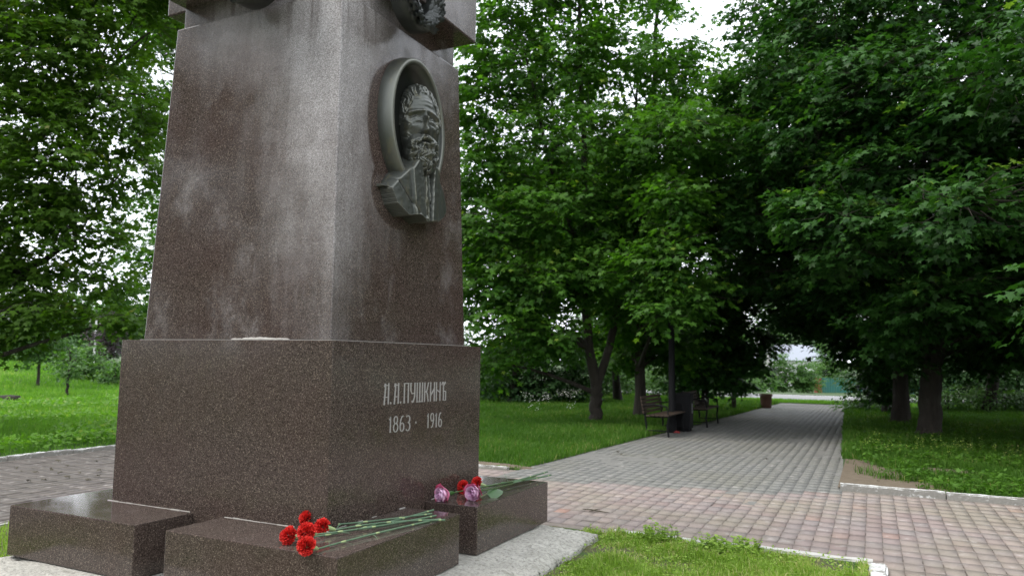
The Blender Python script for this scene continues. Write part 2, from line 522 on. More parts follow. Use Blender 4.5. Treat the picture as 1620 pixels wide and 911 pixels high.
# paver grid: wavy interlocking blocks
PW, PL = .141, .227
def paver_template(g0=.0044, ridge=.0022, inset=.98):
    w, l, b = PW / 2, PL / 2, .005
    g1, ge = .0003, .0013          # open side joint, tight side joint, end joint
    P = [(-w + g0, -l + b + ge), (0, -l - b + ge), (w - g0, -l + b + ge), (w - g0, -.01), (w - g1, .004), (w - g1, l + b - ge), (0, l - b - ge), (-w + g1, l + b - ge), (-w + g1, .004), (-w + g0, -.01)]
    P = np.array(P)
    n = len(P)
    top = np.c_[P * np.array([inset, .5 + inset / 2]), np.zeros(n)]
    for q in (4, 5, 7, 8): top[q, 0] = P[q, 0]
    top[[3, 4, 8, 9], 2] = -ridge
    mid = np.c_[P, np.full(n, -.006)]
    low = np.c_[P, np.full(n, -PH)]
    return np.concatenate([top, mid, low]), n
PH = .05
PT, PN = paver_template()
def paver_mesh_data(cx, cy, seed, PT=PT, rough=1.0):
    """joined pavers: verts, loops, starts, totals, tone"""
    r = np.random.default_rng(seed)
    N, n = len(cx), PN
    tilt = r.normal(0, .008 * rough, (N, 2))
    dz = r.normal(0, .0018 * rough, N) + .012 * (fbm(cx, cy, .9, 8) - .5)
    rot = r.normal(0, .012, N); off = r.normal(0, .0012, (N, 2))
    base = hgt(cx, cy) + dz
    X = PT[None, :, 0] - rot[:, None] * PT[None, :, 1] + off[:, None, 0]
    Y = PT[None, :, 1] + rot[:, None] * PT[None, :, 0] + off[:, None, 1]
    Z = PT[None, :, 2] + tilt[:, None, 0] * PT[None, :, 0] + tilt[:, None, 1] * PT[None, :, 1]
    V = np.stack([X + cx[:, None], Y + cy[:, None], Z + base[:, None]], -1)
    loc = [0, 1, 2, 3, 9, 9, 3, 4, 8, 4, 5, 6, 7, 8]; st0 = [0, 5, 9]; to0 = [5, 4, 5]
    for ring in (0, 1):
        for i in range(n):
            j = (i + 1) % n
            st0.append(len(loc)); to0.append(4)
            loc += [ring * n + i, (ring + 1) * n + i, (ring + 1) * n + j, ring * n + j]
    loc, st0, to0 = np.array(loc), np.array(st0), np.array(to0)
    L = (loc[None] + (np.arange(N) * 3 * n)[:, None]).ravel()
    S = (st0[None] + (np.arange(N) * len(loc))[:, None]).ravel()
    T = np.tile(to0, N)
    tone = np.repeat(r.random(N), 3 * n)
    return V.reshape(-1, 3), L, S, T, tone
def centres(x0, x1, y0, y1):
    xs = np.arange(math.floor(x0 / PW), math.ceil(x1 / PW) + 1) * PW
    ys = np.arange(math.floor(y0 / PL), math.ceil(y1 / PL) + 1) * PL
    X, Y = np.meshgrid(xs, ys)
    return X.ravel(), Y.ravel()

def greyline(x):      # border between the red band and the grey path
    return np.interp(x, [-1.6, -.73, .4, 1.55, 2.12, 2.74], [5.15, 5.3, 5.6, 5.76, 5.95, 6.4])
# red ring round the island
X, Y = centres(-8.25, 11, -6, 6.6)
isl = (X > ISL[0] - .16) & (X < ISL[1] + .16) & (Y < ISL[3] + .16) & (Y > ISL[2] - .16)
inb = (Y < 5.78) | ((X > -1.5) & (Y < np.where(X < 2.72, 9, 6.42)))
grey = (X > -1.55) & (X < 2.74) & (Y > greyline(X))
keep = ~isl & inb & ~grey & (X > -8.2) & (Y < 6.42) & (X < 10.8)
X, Y = X[keep], Y[keep]
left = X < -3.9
base_red = grid_sheet('plaza_paving', np.linspace(-8.3, 11, 40), np.linspace(-6, 6.6, 30), -.009, M['joint'])
tag(base_red, kind='structure')
pr = np.array([project((x, y, ZP)) for x, y in zip(X, Y)])
vis = (pr[:, 2] > 0) & (pr[:, 0] > 0) & (pr[:, 0] < 1620) & (pr[:, 1] > 0) & (pr[:, 1] < 911 + 20) & (X > .2) & ((pr[:, 0] > 900) | (pr[:, 1] < 760))
order = np.argsort(np.where(vis, pr[:, 2], 1e9))[:300]
single = np.zeros(len(X), bool); single[order] = True
single &= vis
pm = []
for k in range(3):
    V, L, S, T, tn = paver_mesh_data(np.zeros(1), np.zeros(1), 50 + k)
    V = V - np.array([0, 0, hgt(0, 0)])
    me = raw_mesh('paver', V, L, S, T, False, np.zeros(len(V)))
    me.materials.append(M['paver_red'])
    pm.append(me)
for k, (x, y) in enumerate(zip(X[single], Y[single])):
    o = link('paver', pm[k % 3], None, base_red)
    o.location = (x, y, ZP + random.gauss(0, .0022) + .012 * (float(fbm(x, y, .9, 8)) - .5))
    o.rotation_euler = (random.gauss(0, .006), random.gauss(0, .006), random.gauss(0, .008))
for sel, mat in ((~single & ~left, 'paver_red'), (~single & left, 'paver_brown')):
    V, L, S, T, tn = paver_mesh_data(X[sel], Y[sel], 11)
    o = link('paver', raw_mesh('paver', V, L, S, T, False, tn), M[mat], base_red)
    o['kind'] = 'stuff'
# grey path
X, Y = centres(-1.7, 2.8, 5, YE)
keep = (X > PLX(Y) + .02) & (X < PRX(Y) + .05) & (Y > greyline(X)) & (Y < YE)
keep &= ~((X > 2.72) & (Y < 6.6))
X, Y = X[keep], Y[keep]
def warpP(X, Y): return PLX(Y) + X * (PRX(Y) - PLX(Y)), Y
base_grey = tag(grid_sheet('path', np.linspace(0, 1, 8), np.linspace(5.0, YE + .1, 40), -.003, M['joint_grey'], warpP), kind='structure')
V, L, S, T, tn = paver_mesh_data(X, Y, 12, paver_template(.0018, .0005, .993)[0], .4)
o = link('paver', raw_mesh('paver', V, L, S, T, False, tn), M['paver_grey'], base_grey); o['kind'] = 'stuff'

# kerbs
def kerb(p0, p1, mat, w=.085, h0=-.1, h1=.055, stone=1.0, seed=0, jit=.006, labeltone=None):
    p0, p1 = np.array(p0, float), np.array(p1, float)
    Ln = np.linalg.norm(p1 - p0); d = (p1 - p0) / Ln; nrm = np.array([-d[1], d[0]])
    rz = math.atan2(d[1], d[0])
    bm = bmesh.new()
    mx = Matrix.Translation((p0[0], p0[1], 0)) @ Matrix.Rotation(rz, 4, 'Z')
    bm_box(bm, .01, Ln - .01, -w / 2 - .02, w / 2 + .02, ZP - .16, ZP - .02, 0, 0, mx)
    root = tag(from_bm('kerb', bm, M['joint']), kind='structure')
    n = max(1, round(Ln / stone)); s = Ln / n
    rr = random.Random(seed)
    me = None
    for i in range(n):
        if me is None:
            bm = bmesh.new()
            segs = 8
            bm_box(bm, -s / 2 + .006, s / 2 - .006, -w / 2, w / 2, ZP - .14, 0, 0, 0)
            bmesh.ops.subdivide_edges(bm, edges=[e for e in bm.edges if abs(e.verts[0].co.x - e.verts[1].co.x) > .1], cuts=9)
            bmesh.ops.bevel(bm, geom=[e for e in bm.edges if e.verts[0].co.z > -.001 and e.verts[1].co.z > -.001 and abs(e.verts[0].co.y - e.verts[1].co.y) < .001], offset=.014, segments=2, affect='EDGES')
            for v_ in bm.verts:
                if v_.co.z > -.05:
                    v_.co.z += rr.gauss(0, .003); v_.co.y += rr.gauss(0, .003)
            me = bpy.data.meshes.new('kerb_stone'); bm.to_mesh(me); bm.free()
            me.materials.append(mat)
        o = link('kerb_stone', me, None, root)
        c_ = p0 + d * s * (i + .5)
        o.location = (c_[0], c_[1], ZP + h1 + rr.gauss(0, jit))
        o.rotation_euler = (rr.gauss(0, .015), rr.gauss(0, .006), rz + rr.gauss(0, .004))
    return root
kerb((2.72, 6.60), (12.0, 6.66), M['kerb_white'], .10, h1=.075, stone=1.12, seed=1, jit=.008)
kerb((-8.37, -8), (-8.37, 5.9), M['kerb_white'], seed=2)
kerb((-8.37, 5.93), (-1.62, 5.93), M['kerb_white'], h1=.03, seed=3)
kerb((.95, 2.86), (3.10, 2.86), M['kerb_pale'], .12, h1=.035, seed=4)
kerb((-4.0, 2.86), (-1.5, 2.86), M['kerb_grey'], .10, h1=.03, seed=5)
kerb((3.13, 2.80), (3.13, -2.6), M['kerb_white'], .13, h1=.05, seed=6)
kerb((-4.0, 2.8), (-4.0, -2.6), M['kerb_grey'], .10, h1=.03, seed=7)

# ------------------------------------------------------------------ monument
mon = empty('monument', (-1.02, 1.01, ZP))
tag(mon, 'tall reddish brown granite monument with an oval bronze portrait and carved name', 'monument')
def mon_part(name, bm, mat, smooth=False):
    o = from_bm(name, bm, mat, mon, smooth)
    o.matrix_parent_inverse = Matrix.Translation(mon.location).inverted()
    return o
MW, ML, MH, BB, HB = 2.038, 2.02, 1.2035, .4628, .351
I0, IT, HS = .108, .184, 3.711
bm = bmesh.new(); bm_box(bm, -MW, 0, 0, ML, -HB, MH, 0, .006); mon_part('plinth', bm, M['granite'])
bm = bmesh.new(); bm_box(bm, -MW + I0 - .02, -I0 + .02, I0 - .02, ML - I0 + .02, MH - .01, MH + .006, 0, 0); mon_part('mortar_joint', bm, M['mortar'])
bm = bmesh.new()
x0, x1, y0, y1 = -MW + I0, -I0, I0, ML - I0
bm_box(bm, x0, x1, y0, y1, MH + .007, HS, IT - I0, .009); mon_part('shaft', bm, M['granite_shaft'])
NK = .035
nx0, nx1, ny0, ny1 = -MW + IT + NK, -IT - NK, IT + NK, ML - IT - NK
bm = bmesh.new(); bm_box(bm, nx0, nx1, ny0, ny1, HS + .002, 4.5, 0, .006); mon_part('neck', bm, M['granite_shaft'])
# projecting head blocks over the two near faces and the far two
ZC = 3.895
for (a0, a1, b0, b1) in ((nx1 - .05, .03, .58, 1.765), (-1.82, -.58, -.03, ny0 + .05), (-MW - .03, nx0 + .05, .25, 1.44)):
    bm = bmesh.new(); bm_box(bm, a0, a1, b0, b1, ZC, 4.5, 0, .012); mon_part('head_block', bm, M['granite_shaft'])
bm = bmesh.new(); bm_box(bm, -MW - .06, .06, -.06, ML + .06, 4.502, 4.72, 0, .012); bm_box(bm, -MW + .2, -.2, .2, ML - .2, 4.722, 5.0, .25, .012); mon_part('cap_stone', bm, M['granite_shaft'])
# four L-shaped corner blocks
PX, QY, RX, SY = .889, .888, 1.173, 1.1515
W_, L_ = MW, ML
g = .004
blocks = [
    [(-PX, -BB), (BB, -BB), (BB, QY), (g, QY), (g, -g), (-PX, -g)],
    [(-W_ - BB, -BB), (-RX, -BB), (-RX, -g), (-W_ - g, -g), (-W_ - g, QY), (-W_ - BB, QY)],
    [(BB, SY), (BB, L_ + BB), (-PX, L_ + BB), (-PX, L_ + g), (g, L_ + g), (g, SY)],
    [(-W_ - BB, L_ + BB), (-W_ - BB, SY), (-W_ - g, SY), (-W_ - g, L_ + g), (-RX, L_ + g), (-RX, L_ + BB)]]
for p in blocks:
    bm = bmesh.new(); bm_poly_prism(bm, p, -HB + .002, 0, .007); mon_part('corner_block', bm, M['granite_block'])
# mortar seams where the blocks meet the plinth
bm = bmesh.new()
sr = random.Random(8)
for (a0, a1, b0, b1) in ((-PX + .02, .03, -.016, -.001), (-W_ - .03, -RX - .02, -.016, -.001), (.001, .016, -.02, QY - .02), (.001, .016, SY + .02, L_ + .02)):
    along_x = (a1 - a0) > (b1 - b0)
    p0, p1 = (a0, a1) if along_x else (b0, b1)
    q = p0
    while q < p1 - .01:
        ln = min(sr.uniform(.05, .16), p1 - q); wd = sr.uniform(.005, .015); hh = sr.uniform(.001, .005)
        if sr.random() > .12:
            if along_x: bm_box(bm, q, q + ln, -wd - .001, -.001, -.004, hh, .0015)
            else: bm_box(bm, .001, .001 + wd, q, q + ln, -.004, hh, .0015)
        q += ln + .0005
seam = mon_part('seam', bm, M['mortar']); seam['kind'] = 'stuff'
# lumps of mortar left on the ledge at the foot of the shaft
bm = bmesh.new()
for k in range(26):
    xx = -.98 + .50 * sr.random(); r_ = sr.uniform(.012, .034) * (1 - abs(xx + .73) * 1.6)
    bmesh.ops.create_icosphere(bm, subdivisions=2, radius=1, matrix=Matrix.Translation((xx, I0 - .028 + sr.uniform(-.008, .012), MH + .004)) @ Matrix.Diagonal((r_ * 1.9, r_ * .9, max(.004, r_ * .62), 1)))
ml = mon_part('mortar_lumps', bm, M['mortar'], True); ml['kind'] = 'stuff'
# rough concrete footing
bm = bmesh.new()
FX0, FX1, FY0, FY1 = -2.66, .95, -.98, 2.50
nx_, ny_ = 170, 165
gv = {}
for i in range(nx_ + 1):
    for j in range(ny_ + 1):
        u, w2 = i / nx_ * 2 - 1, j / ny_ * 2 - 1
        x = (FX0 + FX1) / 2 + (FX1 - FX0) / 2 * u
        y = (FY0 + FY1) / 2 + (FY1 - FY0) / 2 * w2
        e = max(abs(u) * 1.0, abs(w2) * 1.0)
        x += .12 * (float(fbm(x * 2, y * 2, 1.0, 21)) - .5) * float(sstep(.8, 1, e))
        edge = min(FX1 - x if x > -.8 else x - FX0, FY1 - y if y > .8 else y - FY0)
        drop = 0 if edge > .20 else -.055 * ((.20 - max(edge, 0)) / .20) ** 1.7
        z = -HB - .004 + (.075 * (float(fbm(x, y, 5, 22, 5)) - .62) + .022 * (float(fbm(x, y, 22, 24, 3)) - .6)) * float(sstep(.55, .25, edge)) + drop
        if i in (0, nx_) or j in (0, ny_): z = min(z, -HB - .06)
        gv[i, j] = bm.verts.new((x, y, z))
for i in range(nx_):
    for j in range(ny_):
        bm.faces.new((gv[i, j], gv[i + 1, j], gv[i + 1, j + 1], gv[i, j + 1]))
ring = [gv[i, 0] for i in range(nx_ + 1)] + [gv[nx_, j] for j in range(1, ny_ + 1)] + [gv[i, ny_] for i in range(nx_ - 1, -1, -1)] + [gv[0, j] for j in range(ny_ - 1, 0, -1)]
prev = ring
for lev in range(1, 7):
    cur = []
    for v_ in ring:
        x, y = v_.co.x, v_.co.y
        k_ = .045 * (float(fbm(x * 3 + lev * .5, y * 3 - lev * .37, 2.2, 26, 4)) - .35) * math.sin(math.pi * lev / 7)
        cx_, cy_ = x - (FX0 + FX1) / 2, y - (FY0 + FY1) / 2
        dl = max(abs(cx_) / 1.8, abs(cy_) / 1.74)
        cur.append(bm.verts.new((x + k_ * cx_ / 1.8, y + k_ * cy_ / 1.74, v_.co.z + (ZP - .12 - v_.co.z) * lev / 6)))
    for i in range(len(ring)):
        j = (i + 1) % len(ring)
        bm.faces.new((prev[j], prev[i], cur[i], cur[j]))
    prev = cur
mon_part('concrete_footing', bm, M['concrete'], True)

# lettering, carved and painted pale on the right face of the plinth
def stroke(bm, pts, w, y0, z0, sy, sz, x=.0025):
    """ribbon along pts (u,v) with horizontal nib width w"""
    pts = [Vector(p) for p in pts]
    rows = []
    for i, p in enumerate(pts):
        a = pts[max(i - 1, 0)]; b = pts[min(i + 1, len(pts) - 1)]
        d = (b - a); d = Vector((d.x * sy, d.y * sz)).normalized()
        ww = w * (.42 + .58 * abs(d.y))
        nrm = Vector((-d.y, d.x)) * ww / 2
        c_ = Vector((y0 + p.x * sy, z0 + p.y * sz))
        rows.append((c_ + nrm, c_ - nrm))
    for i in range(len(rows) - 1):
        a, b = rows[i], rows[i + 1]
        q = [a[0], a[1], b[1], b[0]]
        f = [bm.verts.new((x, p.x, p.y)) for p in q]
        fc = bm.faces.new(f)
        bk = [bm.verts.new((-.002, p.x, p.y)) for p in q]
        for k in range(4):
            bm.faces.new((f[k], bk[k], bk[(k + 1) % 4], f[(k + 1) % 4]))
def arc(cx, cy, rx, ry, a0, a1, n=14):
    return [(cx + rx * math.cos(R(a0 + (a1 - a0) * i / n)), cy + ry * math.sin(R(a0 + (a1 - a0) * i / n))) for i in range(n + 1)]
GL = {
    'А': [[(.12, 0), (.30, .80), (.30, .97), (.16, .97)], [(.86, 0), (.86, 1.0)], [(.30, .90), (.86, .90)], [(.22, .34), (.86, .34)], [(.02, 0), (.26, 0)], [(.10, .82), (.22, .97)]],
    'П': [[(.14, 0), (.14, .98)], [(.86, 0), (.86, .98)], [(.0, .97), (1, .97)], [(.02, .02), (.26, .02)], [(.74, .02), (.98, .02)]],
    'У': [[(.10, 1), (.12, .62), (.30, .46), (.84, .46)], [(.86, 1), (.86, .30), (.62, .04), (.40, .02)], [(0, .97), (.26, .97)], [(.34, .10), (.46, .02)]],
    'Ш': [[(.10, 1), (.10, 0)], [(.5, 1), (.5, 0)], [(.90, 1), (.90, 0)], [(.0, .03), (1, .03)], [(0, .98), (.2, .98)]],
    'К': [[(.14, 0), (.14, 1)], [(.16, .5), (.55, .55), (.86, .98)], [(.42, .54), (.66, .40), (.86, 0)], [(.74, .96), (.94, .98)]],
    'И': [[(.12, 0), (.12, 1)], [(.88, 0), (.88, 1)], [(.14, .30), (.86, .66)], [(.0, .98), (.22, .98)], [(.78, .98), (1, .98)]],
    'Н': [[(.12, 0), (.12, 1)], [(.88, 0), (.88, 1)], [(.14, .60), (.86, .46)], [(.0, .02), (.22, .02)], [(.78, .98), (1, .98)]],
    'Ъ': [[(.02, .84), (.20, .98), (.46, .98)], [(.40, 1), (.40, .02), (.86, .02)], [(.42, .52), (.80, .50), (.88, .44)], [(.88, .5), (.88, .0)], [(.42, .80), (.80, .99)]],
    '1': [[(.55, 0), (.55, 1), (.20, .80)], [(.30, .02), (.80, .02)]],
    '8': [arc(.5, .76, .32, .23, 0, 360, 18), arc(.5, .27, .40, .27, 0, 360, 18)],
    '6': [arc(.5, .27, .36, .27, 0, 360, 18), [(.14, .30), (.18, .62), (.40, .92), (.72, .99)]],
    '3': [arc(.42, .76, .38, .23, 140, -90, 14), arc(.42, .27, .42, .27, 90, -140, 14)],
    '9': [arc(.5, .72, .36, .27, 0, 360, 18), [(.86, .70), (.82, .38), (.60, .08), (.28, .01)]],
}
ins = empty('inscription', mon.location); ins.parent = mon; ins.location = (0, 0, 0)
def word(txt, y0, y1, zb0, zb1, hgt_, w):
    """letters between y0 and y1; baseline from zb0 to zb1"""
    adv = {'.': .60, '·': .5}
    wid = {'Ш': 1.25, '1': .62, 'А': .92, 'Ъ': 1.0}
    tot = sum(adv.get(ch, wid.get(ch, 1) + .20) for ch in txt) - .2
    k = (y1 - y0) / tot
    y = y0
    for ch in txt:
        zb = zb0 + (zb1 - zb0) * (y - y0) / (y1 - y0)
        bm = bmesh.new()
        if ch in '.·':
            stroke(bm, [(.1, -.06), (.1, .06)], .014, y, zb + (0 if ch == '·' else .008), k if ch != '·' else .1, .12)
            y += adv[ch] * k
        else:
            cw = wid.get(ch, 1)
            for q, s_ in enumerate(GL[ch]): stroke(bm, s_, w, y, zb, cw * k, hgt_, .0025 + .0002 * q)
            y += (cw + .20) * k
        o = from_bm('letter' if ch not in '.·' else 'dot', bm, M['letter'], ins)
        o.location = -mon.location
word('А.А.ПУШКИНЪ', .570, 1.432, .764, .756, .150, .0145)
word('1863', .640, .925, .562, .556, .112, .0128)
word('1916', 1.148, 1.378, .556, .550, .112, .0124)
word('·', .985, 1.1, .610, .610, .1, .016)

# portrait medallion on the right face of the shaft; local u = +Y, v = up the face, n = outwards
fn = Vector((HS - MH, 0, IT - I0)).normalized()
ORG = Vector((-I0, 0, MH)) 
FUP = Vector((0, 1, 0)).cross(fn) * -1
if FUP.z < 0: FUP = -FUP
def wall(u, v, h):      # u = world y, v = world z on the plane
    s_ = (v - MH) / FUP.z
    return ORG + Vector((0, u, 0)) + FUP * s_ + fn * h
CU, CV = 1.01, 2.93
med = bpy.data.objects.new('portrait_medallion', None)
# oval frame: profile swept round an ellipse
prof = [(.405, .555, -.01), (.405, .555, .030), (.400, .550, .046), (.386, .536, .112), (.376, .526, .120), (.352, .502, .118), (.344, .494, .108), (.332, .482, .028)]
N = 72
bm = bmesh.new()
rings = []
for a, b, h in prof:
    rings.append([bm.verts.new(wall(CU + a * math.cos(2 * math.pi * i / N), CV + b * math.sin(2 * math.pi * i / N), h)) for i in range(N)])
for k in range(len(prof) - 1):
    for i in range(N):
        j = (i + 1) % N
        bm.faces.new((rings[k][i], rings[k][j], rings[k + 1][j], rings[k + 1][i]))
bm.faces.new(rings[-1])
bmesh.ops.recalc_face_normals(bm, faces=bm.faces[:])
medo = mon_part('portrait_medallion', bm, M['bronze'], True)
bpy.data.objects.remove(med)
# relief: a bearded head turned towards the open corner, and a clothed bust
def relief_grid(u0, u1, v0, v1, nu, nv):
    global U, Vv, UU, VV, warp, strand, curl
    U = np.linspace(u0, u1, nu); Vv = np.linspace(v0, v1, nv)
    UU, VV = np.meshgrid(U, Vv)
    warp = fbm(UU, VV, 9, 31)
    strand = np.sin((UU * 1.0 + warp * .10) * 150 + VV * 60)
    curl = fbm(UU + .03 * np.sin(VV * 60), VV, 26, 33, 3)
def ell(cu, cv, ru, rv, p=.5):
    return np.clip(1 - ((UU - cu) / ru) ** 2 - ((VV - cv) / rv) ** 2, 0, 1) ** p
def gau(cu, cv, su, sv):
    return np.exp(-.5 * (((UU - cu) / su) ** 2 + ((VV - cv) / sv) ** 2))
def seg(p0, p1, s0, s1):
    p0, p1 = np.array(p0), np.array(p1); d = p1 - p0; L = d @ d
    tt = np.clip(((UU - p0[0]) * d[0] + (VV - p0[1]) * d[1]) / L, 0, 1)
    dist = np.hypot(UU - p0[0] - tt * d[0], VV - p0[1] - tt * d[1])
    return np.exp(-.5 * (dist / (s0 + (s1 - s0) * tt)) ** 2)
def both(f):
    """add a feature on either side of the face"""
    return f(-1) + f(1)
def relief_mesh(name, H, solid, back, place, parent):
    cell = solid[:-1, :-1] & solid[1:, :-1] & solid[:-1, 1:] & solid[1:, 1:]
    need = np.zeros_like(solid)
    need[:-1, :-1] |= cell; need[1:, :-1] |= cell; need[:-1, 1:] |= cell; need[1:, 1:] |= cell
    ii = np.argwhere(need)
    idx = -np.ones(H.shape, int); idx[need] = np.arange(len(ii))
    front = [tuple(place(U[j], Vv[i], H[i, j])) for i, j in ii]
    rear = [tuple(place(U[j], Vv[i], back)) for i, j in ii]
    nf = len(front); quads = []
    ci = np.argwhere(cell); cs = set(map(tuple, ci))
    for i, j in ci:
        quads.append((idx[i, j], idx[i, j + 1], idx[i + 1, j + 1], idx[i + 1, j]))
        for (di, dj, p, q) in ((-1, 0, (i, j), (i, j + 1)), (1, 0, (i + 1, j + 1), (i + 1, j)), (0, -1, (i + 1, j), (i, j)), (0, 1, (i, j + 1), (i + 1, j + 1))):
            if (i + di, j + dj) not in cs:
                a, b = idx[p], idx[q]
                quads.append((b, a, a + nf, b + nf))
    me = mesh_faces(name, np.array(front + rear), quads, True)
    bm = bmesh.new(); bm.from_mesh(me); bpy.data.meshes.remove(me)
    for f in bm.faces: f.smooth = True
    for e in bm.edges:
        if len(e.link_faces) == 2 and e.calc_face_angle(0) > 1.0: e.smooth = False
    return from_bm(name, bm, M['bronze'], parent)
relief_grid(-.26, .26, 2.50, 3.34, 190, 300)
# head in its own frontal frame
hm0 = ell(0, 2.95, .212, .335) > 0
H = np.where(hm0, .215 * ell(0, 2.95, .212, .335, .46), 0)
H += hm0 * both(lambda s_: .014 * gau(s_ * .115, 2.905, .036, .028))                      # cheekbones
H -= hm0 * both(lambda s_: .020 * gau(s_ * .125, 2.825, .03, .045))                       # hollow cheeks
H += .012 * gau(0, 3.105, .09, .045)
H += .0022 * np.sin(VV * 170 + 40 * UU * UU) * gau(0, 3.10, .07, .035)                                    # forehead lines
H += both(lambda s_: .020 * seg((s_ * .030, 3.022), (s_ * .150, 3.006), .011, .014))      # brows
H -= both(lambda s_: .036 * gau(s_ * .084, 2.970, .036, .022))                            # sockets
H += both(lambda s_: .028 * gau(s_ * .082, 2.962, .020, .014))                            # eyeballs
H += both(lambda s_: .008 * seg((s_ * .046, 2.960), (s_ * .082, 2.976), .005, .006) + .008 * seg((s_ * .082, 2.976), (s_ * .128, 2.956), .006, .006) + .006 * seg((s_ * .052, 2.946), (s_ * .112, 2.942), .006, .007) - .009 * seg((s_ * .045, 2.930), (s_ * .11, 2.912), .006, .009) - .006 * seg((s_ * .13, 2.975), (s_ * .165, 2.985), .008, .01))
H += .024 * seg((0, 3.02), (0, 2.95), .016, .015) + .050 * seg((0, 2.955), (0, 2.868), .014, .022)   # nose
H += .022 * gau(0, 2.855, .024, .016) + both(lambda s_: .016 * gau(s_ * .034, 2.850, .013, .012))
H -= .020 * seg((-.04, 2.834), (.04, 2.834), .008, .008)
H -= both(lambda s_: .012 * seg((s_ * .05, 2.858), (s_ * .080, 2.80), .010, .010))
bc = ell(0, 2.705, .172, .180)
H = np.maximum(H, np.where(bc > 0, .045 + .185 * bc ** .45, 0))                           # beard
must = both(lambda s_: seg((s_ * .012, 2.820), (s_ * .098, 2.766), .018, .013))
H += .026 * np.clip(must, 0, 1) - .020 * seg((-.040, 2.780), (.040, 2.780), .006, .006) + .016 * gau(0, 2.757, .032, .008)
bm_mask = np.clip(bc * 3, 0, 1) * sstep(2.80, 2.75, VV) + np.clip(must, 0, 1) * .7
lock = np.sin((np.abs(UU) * .8 + .13 * warp) * 120 + VV * 22)
H += bm_mask * (.024 * (curl - .5) * 2 + .008 * lock)
wh = np.clip(both(lambda s_: seg((s_ * .178, 2.97), (s_ * .150, 2.78), .024, .034)), 0, 1)
H += wh * hm0 * (.020 + .030 * (curl - .5))
# hair swept back from a parting
hair_line = 3.168 - 2.6 * np.clip(np.abs(UU) - .085, 0, 1) ** 1.25 * 1.5 + .02 * np.cos(UU * 30)
hsh = ell(0, 2.985, .226, .318)
hl = hair_line + .030 * (fbm(UU, VV, 14, 47) - .5)
hm = sstep(-.010, .020, VV - hl) * (hsh > 0) * (VV > 2.92)
hair = np.maximum(H, .185 * hsh ** .8) + .014 + .012 * (fbm(UU * 1.5, VV, 9, 48, 3) - .4)
ap = np.abs(UU + .05)
wave = np.sin((ap * 1.0 - VV * .5 + .13 * warp) * 75) * .006 + np.sin((ap - VV * .4 + .13 * warp) * 210) * .004
H = H * (1 - hm) + hm * (hair + wave) - hm * .020 * seg((-.05, 3.14), (-.05, 3.28), .008, .008)
H += .003 * (fbm(UU, VV, 40, 43) - .5)
TH = R(33)
def place_head(u, v, h):
    h = h * .86
    u = u * .92
    return wall(CU + .040 + u * math.cos(TH) - h * math.sin(TH), v - .02 + .10 * (h - .1), .055 + u * math.sin(TH) * .8 + h * math.cos(TH))
head_H, head_solid = H.copy(), (hm0 | (bc > 0) | (hm > .2)) & (H > .02)
relief_mesh('portrait_head', head_H, head_solid, -.05, place_head, medo)
relief_grid(-.41, .47, 2.10, 2.75, 190, 150)
H = np.zeros_like(UU)
# neck and clothed bust
sh = np.interp(UU, [-.375, -.30, -.17, -.10, .14, .20, .34, .45], [2.38, 2.47, 2.585, 2.68, 2.68, 2.60, 2.49, 2.36])
bot = np.interp(UU, [-.375, -.32, -.20, -.10, .02, .10, .22, .34, .45], [2.36, 2.24, 2.165, 2.185, 2.15, 2.17, 2.185, 2.25, 2.34])
body = (VV < sh) & (VV > bot)
bh = .055 + .085 * np.clip(1 - ((UU - .02) / .43) ** 2, 0, 1) ** .7
bh = bh * sstep(0, .05, sh - VV) ** .5 + .03
# jacket lapels: stepped plates and a shirt front with tie
def between(lo, hi, w=.007): return sstep(-w, w, UU - lo) * sstep(-w, w, hi - UU)
iL, iR = -.045 + (2.40 - VV) * .12, .085 - (2.40 - VV) * .08
top_ = sstep(2.64, 2.60, VV)
bh = bh + .026 * top_ * (between(-.19 + (2.60 - VV) * .10, iL) + between(iR, .21 - (2.60 - VV) * .10))
bh = bh - .020 * between(iL, iR)
tc = .02 + .02 * np.sin((VV - 2.2) * 9); tw_ = .022 + .06 * np.clip(2.52 - VV, 0, .4)
bh = bh + .022 * between(tc - tw_, tc + tw_) * sstep(2.54, 2.52, VV) + .005 * np.sin(UU * 130 + VV * 22 + 6 * warp) * between(tc - tw_, tc + tw_)
bh = bh - .012 * seg((-.33, 2.45), (-.10, 2.20), .008, .008) - .010 * seg((.19, 2.55), (.21, 2.22), .008, .008)
bh = bh + .012 * (fbm(UU, VV, 7, 41) - .5)
H = np.where(body & (H < bh), bh, H)
H = H + .004 * (fbm(UU, VV, 40, 43) - .5) * (H > .02)
relief_mesh('portrait_bust', H, H > .024, -.004, lambda u, v, h: wall(CU + u, v, h), medo)

